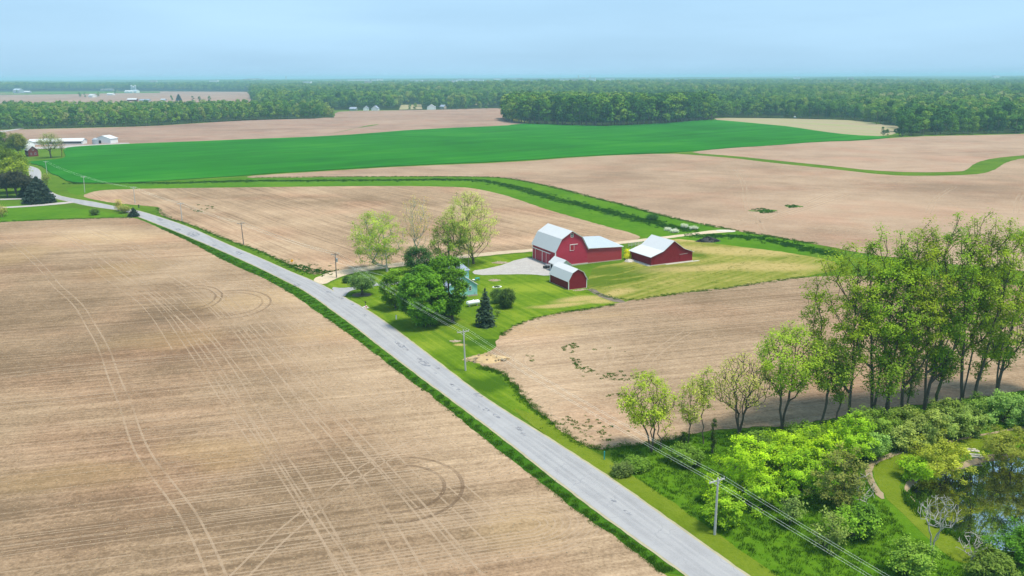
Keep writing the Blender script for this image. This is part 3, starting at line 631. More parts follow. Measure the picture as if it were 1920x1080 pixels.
def window(parent, a, b, z, w, h, face='front', frame='white', bars=True):
    f = PM(); g = PM(); t = .07
    def R(x0, x1, z0, z1, d0, d1, pm):
        if face == 'front': pm.box(a + x0, a + x1, b - d1, b - d0, z + z0, z + z1)
        elif face == 'left': pm.box(a - d1, a - d0, b + x0, b + x1, z + z0, z + z1)
        else: pm.box(a + d0, a + d1, b + x0, b + x1, z + z0, z + z1)
    R(-w / 2, w / 2, 0, t, 0, .06, f); R(-w / 2, w / 2, h - t, h, 0, .06, f); R(-w / 2, -w / 2 + t, t, h - t, 0, .06, f); R(w / 2 - t, w / 2, t, h - t, 0, .06, f)
    if bars: R(-.03, .03, t, h - t, .02, .055, f); R(-w / 2 + t, w / 2 - t, h / 2 - .03, h / 2 + .03, .022, .05, f)
    R(-w / 2 + t, w / 2 - t, t, h - t, .003, .015, g)
    fo = f.build('window', M[frame], parent); g.build('pane', M['glass'], fo); return fo

UA = rad(26)
ud, vd = np.array([math.cos(UA), math.sin(UA)]), np.array([-math.sin(UA), math.cos(UA)])
# big barn
C0 = at(1041.5, 501.5); W, L = 11.0, 14.6
b = thing('red_barn', 'large red barn with a white gambrel roof and a lower red wing on its right', 'barn', (*C0, 0), UA)
prof = [(0, .3), (W, .3), (W, 4.85), (W * .82, 8.35), (W * .5, 10.45), (W * .18, 8.35), (0, 4.85)]
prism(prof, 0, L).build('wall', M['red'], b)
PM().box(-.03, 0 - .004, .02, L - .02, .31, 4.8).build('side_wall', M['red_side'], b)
rl_ = [(0, 4.85), (W * .18, 8.35), (W * .5, 10.45), (W * .82, 8.35), (W, 4.85)]
roof_pm(rl_, 0, L, .14, .4, .5).build('roof', M['roof'], b)
rk = rake([(x, z - .02) for x, z in rl_], -.07, .2); rk.build('rake_trim', M['white'], b)
PM().box(-.1, W + .1, -.1, L + .1, 0, .42).build('foundation', M['conc'], b)
PM().box(-.12, .14, -.05, -.005, .43, 4.75).box(-.12, -.035, -.005, .2, .43, 4.75).build('corner_board', M['white'], b)
PM().box(-.12, -.035, L - .2, L, .43, 4.75).build('corner_board', M['white'], b)
PM().box(-.26, -.04, 3.0, L - .1, 3.5, 3.68).build('door_rail', M['white'], b)
for i, (b0, b1) in enumerate(((12.6, 14.3), (10.3, 12.4), (8.1, 10.25), (5.6, 7.9), (3.1, 5.4))):
    dr = PM().box(-.2, -.05, b0, b1, .2, 3.48).build('sliding_door', M['red'], b)
    if i in (1, 3, 4): PM().box(-.235, -.203, b1 - .02, b1 + .12, .2, 3.48).build('door_edge', M['white'], dr)
    if i == 2: PM().box(-.235, -.203, b0 - .1, b0 + .04, .2, 3.48).build('door_edge', M['white'], dr)
window(b, 5.55, -.01, 8.65, .95, 1.15)
ld = PM().box(4.95, 6.2, -.09, -.01, 4.7, 6.2).build('loft_door', M['red_side'], b)
PM().box(4.83, 4.945, -.12, -.01, 4.6, 6.35).box(4.83, 7.5, -.13, -.012, 6.35, 6.5).box(6.2, 6.27, -.11, -.01, 4.7, 6.3).box(4.95, 6.2, -.11, -.012, 4.6, 4.69).build('loft_frame', M['white'], ld)
# wing
WL = 12.3
pm = PM(); x0, x1 = W + .01, W + WL; zf0, zf1, zb0, zb1 = 4.75, 4.15, 5.6, 5.0; yb = 13.5; y0 = .03
pm.poly([(x0, y0, .2), (x1, y0, .2), (x1, y0, zf1), (x0, y0, zf0)]); pm.poly([(x1, y0, .2), (x1, yb, .2), (x1, yb, zb1), (x1, y0, zf1)])
pm.poly([(x1, yb, .2), (x0, yb, .2), (x0, yb, zb0), (x1, yb, zb1)])
pm.build('wing_wall', M['red_wing'], b)
pm = PM(); e = .35; A = [(x0, y0 - e, zf0 + .02), (x1 + e, y0 - e, zf1 + .02), (x1 + e, yb + e, zb1 + .02), (x0, yb + e, zb0 + .02)]
Bq = [(p[0], p[1], p[2] + .16) for p in A]; pm.poly(Bq); pm.poly(A[::-1])
for i in range(4): pm.poly([A[i], A[(i + 1) % 4], Bq[(i + 1) % 4], Bq[i]])
wr_ = pm.build('wing_roof', M['roofgrey'], b); wr_['label'] = 'pale grey-blue low roof of the wing'
pm = PM(); pm.bar((x0, y0 - e - .03, zf0 + .09), (x1 + e, y0 - e - .03, zf1 + .09), .05, .2); pm.bar((x1 + e + .03, y0 - e, zf1 + .09), (x1 + e + .03, yb, zb1 + .09), .05, .2); pm.build('fascia', M['white'], b)
PM().box(x0 + .1, x1 + .06, y0 - .05, yb + .05, 0, .25).build('wing_foundation', M['brickpale'], b)
# gambrel shed
C3 = at(1066, 543.7); W3, L3 = 5.6, 10.3
s = thing('gambrel_shed', 'small dark red shed with white gambrel roof, in front of the big barn', 'shed', (*C3, 0), UA)
rl3 = [(0, 2.5), (W3 * .2, 4.45), (W3 * .5, 5.35), (W3 * .8, 4.45), (W3, 2.5)]
prism([(0, .05), (W3, .05)] + rl3[::-1], 0, L3).build('wall', M['red_dark'], s)
roof_pm(rl3, 0, L3, .1, .25, .4).build('roof', M['roof'], s)
rake([(x, z) for x, z in rl3], -.05, .16, .06).build('rake_trim', M['white'], s)
for (x, y) in ((-.05, -.05), (W3 - .12, -.05)): PM().box(x, x + .17, y, y + .045, .02, 2.45).build('corner_board', M['white'], s)
PM().box(-.05, -.005, -.004, .14, .02, 2.45).build('corner_board', M['white'], s)
PM().box(-.05, -.005, L3 - .14, L3, .02, 2.45).build('corner_board', M['white'], s)
PM().box(-.06, W3 + .06, -.06, L3 + .06, 0, .05).build('foundation', M['stone'], s)
# flared barn
C2 = at(1220.6, 498.9); W2, L2 = 15.2, 11.2
s = thing('flared_barn', 'low dark red barn with a flared bright white roof, right of the big barn', 'barn', (*C2, 0), UA)
rl2 = [(0, 2.75), (W2 * .28, 4.1), (W2 * .53, 6.9), (W2 * .78, 4.2), (W2, 3.0)]
prism([(0, .25), (W2, .25)] + rl2[::-1], 0, L2).build('wall', M['red_dark'], s)
PM().box(-.02, -.003, .02, L2 - .02, .27, 2.6).build('side_wall', M['red_dark_side'], s)
roof_pm(rl2, 0, L2, .12, .3, .45).build('roof', M['roof'], s)
rake([(x, z - .06) for x, z in rl2], -.06, .16, .05).build('rake_trim', M['red_dark_side'], s)
PM().box(-.12, W2 + .12, -.12, L2 + .12, 0, .27).build('foundation', M['conc'], s)
PM().box(-1.2, -.13, -.1, L2 * .8, 0, .14).build('concrete_apron', M['conc'], s)
PM().box(5, W2 + 2.2, -.9, -.13, 0, .12).build('concrete_apron', M['conc'], s)
PM().bar((10.3, -.06, 2.55), (13.3, -.06, 2.65), .05, .09).build('door_rail', M['wood'], s)
PM().box(10.4, 12.9, -.05, -.005, .3, 2.45).build('sliding_door', M['red_dark_side'], s)
PM().box(.9, 2.0, -.05, -.005, .3, 2.1).build('door', M['red_dark_side'], s)
# little white building between barn and shed
P1 = at(1031, 506); 
s = thing('pump_house', 'little white outbuilding with a pale metal roof squeezed between big barn and small shed', 'shed', (*P1, 0), UA)
W4, L4 = 3.5, 6.2
rl4 = [(0, 2.5), (W4 / 2, 3.9), (W4, 2.5)]
prism([(0, 0), (W4, 0)] + rl4[::-1], -L4, 0).build('wall', M['white'], s)
roof_pm(rl4, -L4, 0, .1, .35, .45).build('roof', M['roof'], s)
rake(rl4, -L4 - .3, .12, .05).build('rake_trim', M['white'], s)
PM().box(.5, 2.5, -L4 - .04, -L4 - .005, 1.2, 2.5).build('gable_shutter', M['metal'], s)
PM().box(-.04, -.005, -1.6, -.5, 0, 1.9).build('door', M['dark'], s)
window(s, -.005, -2.8, .9, .8, .8, 'left')
# aqua house
HC = at(895, 554); HW = 8.6; HL = 7.5
s = thing('aqua_house', 'aqua clapboard house with grey roof mostly hidden behind the big maple trees', 'house', (*(HC - ud * HW), 0), UA)
rlh = [(0, 3.0), (HW / 2, 5.95), (HW, 3.0)]
prism([(0, .35), (HW, .35)] + rlh[::-1], 0, HL).build('wall', M['aqua'], s)
roof_pm(rlh, 0, HL, .12, .3, .4).build('roof', M['shingle'], s)
rake([(x, z + .03) for x, z in rlh], -.28, .18, .06).build('rake_trim', M['white'], s)
PM().box(-.06, HW + .06, -.06, HL + .06, 0, .38).build('foundation', M['brickpale'], s)
for x in (6.6, 3.4): window(s, x, -.01, 1.55, .75, 1.25)
window(s, 4.3, -.01, 3.9, .7, 1.1)
PM().box(7.9, 8.0, -.12, -.01, .5, 1.1).build('meter_box', M['metal'], s)
tx0, tx1, ty0, ty1 = 4.3, 8.1, 4.2, 8.8
st = PM().box(tx0, tx1, ty0, ty1, 2.9, 6.0).build('upper_storey', M['aqua'], s)
pm = PM(); q = [(tx0 - .35, ty0 - .35, 6), (tx1 + .35, ty0 - .35, 6), (tx1 + .35, ty1 + .35, 6), (tx0 - .35, ty1 + .35, 6)]; r0, r1 = ((tx0 + tx1) / 2 - .2, (ty0 + ty1) / 2, 8.0), ((tx0 + tx1) / 2 + .2, (ty0 + ty1) / 2, 8.0)
pm.poly([q[0], q[1], r1, r0]); pm.poly([q[1], q[2], r1]); pm.poly([q[2], q[3], r0, r1]); pm.poly([q[3], q[0], r0]); pm.poly(q[::-1]); pm.build('hip_roof', M['shingle'], s)
window(s, 6.2, ty0 - .005, 4.7, .8, .9)
m_ = tag(PM().tube([(0, 0, 0), (0, 0, 9.5)], .07, 6).box(-.6, .6, -.02, .02, 9.0, 9.06).build('antenna_mast', M['wooddark']), 'thin dark antenna mast rising behind the aqua house', 'antenna'); m_.location = (*at(879, 520), 0)
# propane tank
s = thing('propane_tank', 'white propane tank lying on the lawn beside the aqua house', 'tank', (*at(887, 574), 0), UA + .05)
pts = [(-1.85, 0, .95), (-1.75, 0, .95), (-1.5, 0, .95), (1.5, 0, .95), (1.75, 0, .95), (1.85, 0, .95)]
PM().tube(pts, [.1, .36, .55, .55, .36, .1], 14).build('tank_shell', M['tank'], s)
for x in (-1.05, 1.05): PM().box(x - .08, x + .08, -.35, .35, 0, .5).build('leg', M['conc'], s)
PM().tube([(.1, 0, 1.48), (.1, 0, 1.72)], .16, 10).build('dome_lid', M['tank'], s)

def gable_house(name, label, cat, px, py, w, l, ev_, pk, ang, wall, roofm, extras=(), group=None, wins=()):
    c = at(px, py); s = thing(name, label, cat, (*c, 0), ang, group); rl = [(-w / 2, ev_), (0, pk), (w / 2, ev_)]
    prism([(-w / 2, 0), (w / 2, 0)] + rl[::-1], -l / 2, l / 2).build('wall', M[wall], s); roof_pm(rl, -l / 2, l / 2, .18, .4, .5).build('roof', M[roofm], s)
    for (x, z, ww, hh) in wins: window(s, x, -l / 2 - .01, z, ww, hh, 'front', 'white', False)
    for (x, ww, hh) in extras: PM().box(x - ww / 2, x + ww / 2, -l / 2 - .06, -l / 2 - .01, 0, hh).build('door', M['dark'], s)
    return s
h_ = gable_house('brick_farmhouse', 'dark red brick farmhouse with white metal roof at the far left bend of the road', 'house', 60, 292.5, 6.5, 9.5, 4.6, 7.4, rad(42), 'brick', 'roof', wins=((-1.4, 1.2, .9, 1.5), (1.4, 1.2, .9, 1.5), (0, 4.2, .9, 1.4)))
for yy in (-2.5, 1.8): window(h_, -3.26, yy, 1.2, 1.0, 1.5, 'left', 'white', False)
gable_house('white_barn', 'white metal barn behind the brick farmhouse among trees', 'barn', 45, 276, 9, 14, 3.4, 5.4, rad(70), 'white', 'roof')
s = gable_house('long_poultry_house', 'long low white poultry house with dark side openings by the brown field', 'farm building', 122, 270.5, 11, 33, 3.0, 5.0, rad(-83), 'white', 'roof')
PM().box(5.51, 5.6, -15.5, 15.5, 1.0, 2.2).build('side_opening', M['dark'], s); PM().box(-5.6, -5.51, -15.5, 15.5, 1.0, 2.2).build('side_opening', M['dark'], s)
gable_house('machine_shed', 'low white machine shed left of the long poultry house', 'shed', 72, 271, 9, 12, 2.8, 4.6, rad(-70), 'white', 'roof')
gable_house('white_pole_barn', 'wide white pole barn standing alone at the green crop edge', 'barn', 200, 268.5, 15, 11, 4.2, 6.8, rad(-8), 'white', 'roof', extras=((-3, 3.2, 2.8),))
s = thing('grain_bin', 'small grey grain bin beside the white pole barn', 'grain bin', (*at(179.5, 270.5), 0))
PM().tube([(0, 0, 0), (0, 0, 4.2)], 2.6, 16, False).build('bin_wall', M['metal'], s); PM().tube([(0, 0, 4.2), (0, 0, 5.6)], [2.75, .25], 16).build('roof', M['metal'], s)
# far buildings
def fb(x, y, w, l, e, p, ang, wall, roofm, label, cat='house', name='far_house', group=None, **k): return gable_house(name, label, cat, x, y, w, l, e, p, rad(ang), wall, roofm, group=group, **k)
fb(686.5, 207, 9, 12, 3.6, 7.5, 5, 'white', 'shingle', 'left gabled half of the white farmhouse beyond the brown field'); fb(704, 207, 11, 12, 3.6, 8, -5, 'white', 'shingle', 'right part of the white farmhouse group beyond the brown field')
fb(663, 207, 10, 12, 3, 5.5, 80, 'metal', 'shingle', 'low grey house with a pale car left of the white farmhouse')
fb(809, 205.5, 15, 13, 4.5, 9, 4, 'white', 'roof', 'white gabled barn standing before the wood beyond the brown field', 'barn', 'far_barn')
fb(831, 204, 8, 9, 4, 7, 60, 'brickpale', 'shingle', 'small pale house half hidden right of the white gabled barn')
fb(249, 190, 10, 24, 4.5, 7.5, 86, 'brick', 'roof', 'red barn with a white roof beyond the left wood', 'barn', 'far_barn')
fb(272, 190, 10, 26, 3.2, 5.2, 84, 'metal', 'shingle', 'long grey shed right of the red barn beyond the left wood', 'shed', 'far_shed')
fb(307, 189, 9, 12, 3, 5, 80, 'metal', 'roofgrey', 'small grey-roofed shed beside the dark conifer beyond the left wood', 'shed', 'far_shed')
fb(174, 182.5, 16, 20, 6, 10, 60, 'white', 'roof', 'white barn between round trees in the distant left fields', 'barn', 'far_barn')
fb(208, 178.5, 14, 22, 4, 7, 80, 'white', 'roof', 'low white shed right of the distant white barn', 'shed', 'far_shed')
fb(202, 170.2, 18, 60, 6, 9, 88, 'white', 'roof', 'long white roofed building at the foot of the distant left treeline', 'farm building', 'far_building')
fb(35, 174.5, 22, 34, 12, 18, 70, 'metal', 'roofgrey', 'tall grey barn on the far left horizon field', 'barn', 'far_barn')
fb(49, 174.3, 14, 40, 4, 8, 84, 'metal', 'roof', 'low pale shed right of the tall grey horizon barn', 'shed', 'far_shed')
fb(243, 174.3, 18, 34, 6, 10, 82, 'white', 'roof', 'low white barn at the foot of the distant silos', 'barn', 'far_barn'); fb(255, 174.2, 16, 26, 7, 12, 60, 'white', 'roofgrey', 'white arched-roof barn right of the distant silos', 'barn', 'far_barn')
for x, hh in ((247.5, 28), (251, 24), (254.5, 27)):
    s = thing('silo', {247.5: 'leftmost of three distant silos, blue-grey with pale dome', 251: 'shortest middle silo of the distant three', 254.5: 'rightmost of three distant silos'}[x], 'silo', (*at(x, 173.8), 0))
    PM().tube([(0, 0, 0), (0, 0, hh)], 3.6, 12, False).build('silo_wall', M['roofgrey'], s); PM().tube([(0, 0, hh), (0, 0, hh + 1.8), (0, 0, hh + 2.8)], [3.6, 2.4, .3], 12).build('dome', M['roof'], s)

# ------------------------------------------------------------------ poles and wires
def pole(px, py, h, label, xf=False, second=False, lean=0, dark=False, road=None):
    c = at(px, py); s = thing('utility_pole', label, 'utility pole', (*c, 0), road, 'utility poles along the road')
    m = M['wooddark'] if dark else M['wood']
    PM().tube([(0, 0, 0), (lean * .5, 0, h / 2), (lean, 0, h)], [.17, .14, .11], 9).build('pole', m, s)
    arm = PM().bar((lean - 1.25, .16, h - .45), (lean + 1.25, .16, h - .45), .12, .14).build('crossarm', m, s)
    for x in (-1.15, -.62, .62, 1.15): PM().tube([(lean + x, .16, h - .38), (lean + x, .16, h - .12)], [.06, .04], 6).build('insulator', M['metal'], arm)
    for sx in (-1, 1): PM().bar((lean, .12, h - 1.15), (lean + sx * .6, .16, h - .5), .05).build('brace', M['metal'], s)
    if xf:
        PM().tube([(lean + .35, -.1, h - 2.6), (lean + .35, -.1, h - 1.6)], .26, 12).build('transformer', M['metal'], s)
        PM().bar((-1.6, .1, h - 2.9), (.25, .1, h - 2.8), .07).build('service_arm', M['wooddark'], s)
    return s, c, h
plist = [(-40, 304, 8, 'utility pole beyond the bend, hidden by the left trees'), (88.5, 327, 8.0, 'utility pole behind the dark spruce at the road bend'),
         (159, 361, 8.2, 'utility pole in the grass corner before the green crop'), (253.5, 381.5, 7.6, 'utility pole past the roadside bushes, at the middle field edge'),
         (341.6, 415, 7.5, 'slim pole beside the weedy ring in the middle field'), (457, 459, 7.8, 'slim dark pole on the verge left of the yellow sign'),
         (631, 521, 7.2, 'pole with grey transformer at the farm entrance'), (873, 695, 8.3, 'pale pole with crossarm on the lawn beside the earth heap'),
         (1340, 1003, 7.7, 'near pale pole with crossarm beside the lime shrub')]
pos = [np.array(at(p[0], p[1])) for p in plist]
nxt = pos[-1] + (pos[-1] - pos[-2]) * .55; nxt2 = pos[-1] + (pos[-1] - pos[-2]) * 1.0
tops = []
for i, (px, py, h, lab) in enumerate(plist):
    a_, b_ = pos[max(i - 1, 0)], (pos[i + 1] if i < len(pos) - 1 else nxt)
    d = b_ - a_; an = math.atan2(d[1], d[0]) + math.pi / 2
    if i == 0: continue
    lean = .35 if px == 159 else (-.3 if px in (457, 873) else 0)
    pole(px, py, h, lab, xf=(px == 631), lean=lean, dark=px in (631, 457), road=an); tops.append((pos[i], h, an, lean))
tops.append((nxt2, 8.0, tops[-1][2], 0))
wl = ['outer', 'inner']
for wi, x in enumerate((-1.15, -.62, .62, 1.15)):
    pts = []
    for i in range(len(tops) - 1):
        (p0, h0, a0, l0), (p1, h1, a1, l1) = tops[i], tops[i + 1]
        q0 = np.array([p0[0] + math.cos(a0) * (x + l0), p0[1] + math.sin(a0) * (x + l0), h0 - .12]); q1 = np.array([p1[0] + math.cos(a1) * (x + l1), p1[1] + math.sin(a1) * (x + l1), h1 - .12])
        for k in range(12):
            t = k / 12; q = q0 * (1 - t) + q1 * t; q[2] -= 4 * (.55 + .1 * wi) * t * (1 - t); pts.append(tuple(q))
    pts.append(tuple(q1))
    tag(PM().tube(pts, .010, 4, False).build('power_line', M['wire']), ['wire strung on the crossarm tips nearest the lawn side', 'second wire from the lawn side of the crossarms', 'second wire from the road side of the crossarms', 'wire on the crossarm tips nearest the road'][3 - wi], 'power line', 'wires of the roadside power line')
# service drop to the house
a0 = np.array([*(at(631, 521)), 4.6]); a1 = np.array([*(HC - ud * 8), 3.2]); tag(PM().tube([tuple(a0 * (1 - t) + a1 * t - np.array([0, 0, 4 * .8 * t * (1 - t)])) for t in np.linspace(0, 1, 14)], .018, 4, False).build('service_wire', M['wire']), 'service wire from the transformer pole to the aqua house', 'power line')

# ------------------------------------------------------------------ small things
def sph(pm, c, r, k=7, j=4, jit=.25, flat=.7):
    i0 = len(pm.v); pm.v.append((c[0], c[1], c[2] - r * flat))
    for a in range(1, j):
        ph = math.pi * a / j - math.pi / 2
        for b_ in range(k):
            rr_ = r * (1 + random.uniform(-jit, jit)); t = 2 * math.pi * b_ / k
            pm.v.append((c[0] + rr_ * math.cos(ph) * math.cos(t), c[1] + rr_ * math.cos(ph) * math.sin(t), c[2] + rr_ * math.sin(ph) * flat))
    pm.v.append((c[0], c[1], c[2] + r * flat)); e = len(pm.v) - 1
    for b_ in range(k):
        pm.f.append([i0, i0 + 1 + (b_ + 1) % k, i0 + 1 + b_]); pm.f.append([e, e - k + b_, e - k + (b_ + 1) % k])
        for a in range(j - 2):
            p = i0 + 1 + a * k; pm.f.append([p + b_, p + (b_ + 1) % k, p + k + (b_ + 1) % k, p + k + b_])
    return pm
def place(o, px, py, z=0, rz=0): o.location = (*at(px, py), z); o.rotation_euler = (0, 0, rz); return o
def heap(name, label, cat, px, py, rx, ry, h, mat, n=60, r0=.15, r1=.4, kind=None, an=0):
    pm = PM(); k = 22
    for i in range(n):
        t = random.uniform(0, 6.28); q = math.sqrt(random.random()); x, y = q * math.cos(t) * rx, q * math.sin(t) * ry
        sph(pm, (x, y, max(0, h * (1 - q ** 1.5)) * random.uniform(.5, 1)), random.uniform(r0, r1), 6, 3)
    pm2 = PM(); c_ = []
    for ring, q in enumerate((1.0, .75, .45, .15)):
        for i in range(k):
            t = 2 * math.pi * i / k; w = 1 + .2 * math.sin(3 * t + ring) + random.uniform(-.1, .1); c_.append((q * math.cos(t) * rx * w, q * math.sin(t) * ry * w, h * (1 - q ** 1.5) * random.uniform(.75, 1)))
    pm2.v = c_ + [(0, 0, h)]
    for r_ in range(3):
        for i in range(k): pm2.f.append([r_ * k + i, r_ * k + (i + 1) % k, (r_ + 1) * k + (i + 1) % k, (r_ + 1) * k + i])
    for i in range(k): pm2.f.append([3 * k + i, 3 * k + (i + 1) % k, 4 * k])
    s = thing(name, label, cat); place(s, px, py, 0, an)
    pm2.build('mound', M[mat[0]], s); g = pm.build('rubble', M[mat[1]], s); g['kind'] = 'stuff'; return s
heap('earth_heap', 'heap of loose tan earth and roots at the lawn corner beside the pole', 'earth heap', 912, 675, 4.6, 2.0, 1.5, ('earth', 'dirt'), 90, .1, .35)
heap('brush_heap', 'charred dark brush heap near the lane culvert', 'brush heap', 1328, 453, 4.2, 1.6, 1.9, ('black', 'black'), 80, .15, .4)
heap('stone_heap', 'pile of pale stones between the wing and the flared barn', 'stone pile', 1180, 490.5, 1.5, 1.1, .9, ('stone', 'stone'), 40, .15, .35)
heap('garden_debris', 'low heap of pale twigs on the lawn right of the house', 'brush heap', 927, 526, 1.8, 1.0, .45, ('dirt', 'brickpale'), 40, .08, .2)
heap('root_patch', 'small patch of exposed roots and stones in the lawn left of the pole', 'stone pile', 854, 640, 1.4, .7, .2, ('dirt', 'brickpale'), 26, .08, .2)
heap('brick_scatter', 'scatter of reddish rubble along the foot of the small shed', 'rubble', 1088, 544, 2.3, .6, .18, ('dirt', 'brickpale'), 36, .08, .2, an=UA)
heap('rubble_by_tree', 'low heap of bricks and orange boards by the tall pale tree', 'rubble', 938, 493, 2.6, 1.2, .5, ('dirt', 'brickpale'), 50, .1, .25)
s = thing('flower_bed', 'small square roadside flower bed with red and white flowers', 'flower bed'); place(s, 685, 577.5, 0, road_ang)
PM().box(-.9, .9, -.75, .75, 0, .16).build('bed', M['conc'], s)
pm = PM(); [sph(pm, (random.uniform(-.6, .6), random.uniform(-.5, .5), .3), random.uniform(.1, .2), 6, 4) for _ in range(9)]; pm.build('red_flowers', M['red'], s)
pm = PM(); [sph(pm, (random.uniform(-.6, .6), random.uniform(-.5, .5), .36), random.uniform(.1, .2), 6, 4) for _ in range(6)]; pm.build('white_flowers', M['white'], s)
s = thing('mailbox', 'black mailbox on a post behind the roadside flower bed', 'mailbox'); place(s, 685.5, 575, 0, road_ang)
PM().box(-.05, .05, -.05, .05, 0, 1.05).build('post', M['wooddark'], s)
PM().tube([(-.28, 0, 1.18), (.28, 0, 1.18)], .15, 10).build('box', M['black'], s); PM().box(.1, .13, .15, .17, 1.2, 1.5).build('flag', M['red'], s)
s = thing('cable_pedestal', 'pale green cable pedestal on the lawn near the road', 'utility box'); place(s, 743, 599)
PM().box(-.13, .13, -.11, .11, 0, .95).build('cabinet', M['white'], s); PM().box(-.16, .16, -.14, .14, .95, 1.05).build('cap', M['metal'], s)
s = thing('sapling_guard', 'green marker post in the weeds beside the road verge', 'marker post'); place(s, 1133, 862)
PM().tube([(0, 0, 0), (0, 0, 1.3)], .09, 8).build('post', M['teal'], s); PM().tube([(0, 0, 1.3), (0, 0, 1.42)], [.1, .03], 8).build('cap', M['teal'], s)
s = thing('warning_sign', 'yellow diamond warning sign on the road verge, leaning', 'road sign'); place(s, 548, 498, 0, road_ang - math.pi / 2 + .35)
PM().box(-.03, .03, .02, .07, 0, 1.7).build('post', M['metal'], s)
PM().poly([(0, 0, .95), (.55, 0, 1.5), (0, 0, 2.05), (-.55, 0, 1.5)]).poly([(0, .02, .95), (-.55, .02, 1.5), (0, .02, 2.05), (.55, .02, 1.5)]).build('sign_panel', M['yellow'], s)
PM().bar((-.2, -.012, 1.35), (.05, -.012, 1.55), .01, .09, (0, 1, 0)).bar((.05, -.012, 1.5), (.05, -.012, 1.75), .01, .09, (0, 1, 0)).build('arrow', M['black'], s)
s = thing('marker_post', 'short dark post at the corner of the middle field', 'post'); place(s, 260.5, 390)
PM().box(-.15, .15, -.12, .12, 0, 1.1).build('post', M['black'], s); PM().box(-.2, .2, -.3, .3, 1.1, 1.5).build('box', M['black'], s)
s = thing('garden_table', 'teal garden table with white bench behind the aqua house', 'garden table'); place(s, 895, 526, 0, UA)
PM().box(-.6, .6, -.4, .4, .68, .74).build('tabletop', M['teal'], s)
for x in (-.5, .5): PM().box(x - .04, x + .04, -.3, .3, 0, .68).build('leg', M['teal'], s)
PM().box(-1.4, -.8, -.5, .5, .35, .42).build('bench', M['white'], s)
s = thing('garden_pond_ring', 'oval garden bed with dark plants and white stones on the lawn', 'garden bed'); place(s, 932, 538.5, 0, UA)
pm = PM(); [sph(pm, (1.2 * math.cos(t), .8 * math.sin(t), .08), .17, 6, 4) for t in np.linspace(0, 6.1, 18)]; pm.build('stone_edge', M['white'], s)
pm = PM(); [sph(pm, (random.uniform(-.8, .8), random.uniform(-.4, .4), .15), .26, 6, 4) for _ in range(10)]; pm.build('plants', M['forest_floor'], s)
for i, (x, y) in enumerate(((1822, 843), (1825.5, 846.5), (1829, 853.5), (1832, 857.5))):
    o = tag(PM().box(-.8, .8, -.22, .22, 0, .13 ).build('stone_step', M['conc']), ['top step slab', 'second step slab from the top', 'third step slab from the top', 'lowest step slab, by the water,'][i] + ' in the steps down to the pond', 'step', 'slab steps down to the pond'); place(o, x, y, .02, -.25)
s = thing('rail_fence', 'grey wooden paddock fence behind the gap between the barns', 'fence'); c = at(1178, 463); c2 = at(1204, 460); s.location = (*c, 0)
d = c2 - c
for k in range(5): PM().box(d[0] * k / 4 - .06, d[0] * k / 4 + .06, d[1] * k / 4 - .06, d[1] * k / 4 + .06, 0, 1.5).build('post', M['wood'], s)
for z in (.5, .9, 1.3): PM().bar((0, -.08, z), (d[0], d[1] - .08, z), .04, .12).build('rail', M['wood'], s)
s = thing('tractor', 'small distant tractor parked at the edge of the far right wood', 'tractor'); place(s, 1491, 222.5, .1, .4)
PM().box(-1.8, 1.6, -.6, .6, 1.0, 1.8).build('hood', M['teal'], s); PM().box(-1.9, -.2, -.75, .75, 1.8, 3.1).build('cab', M['white'], s)
for x, r in ((-1.1, .95), (1.3, .6)):
    for y in (-.95, .95): PM().tube([(x, y - .2, r), (x, y + .2, r)], r, 14).build('wheel', M['black'], s)
s = thing('parked_cart', 'dark cart with pale load parked beside the barn doors', 'cart'); place(s, 1026, 503, 0, UA)
PM().box(-1.1, 1.1, -.6, .6, .45, .75).build('bed', M['black'], s); PM().box(-.4, .8, -.5, .5, .75, 1.2).build('load', M['metal'], s)
for x in (-.7, .7):
    for y in (-.68, .68): PM().tube([(x, y - .08, .3), (x, y + .08, .3)], .3, 10).build('wheel', M['black'], s)
o = sheet('soil_bed', [at(678, 553) + np.array([2.6 * math.cos(t), 2.1 * math.sin(t)]) for t in np.linspace(0, 6.28, 17)[:-1]], .07, M['darkdirt'], .2, 0)
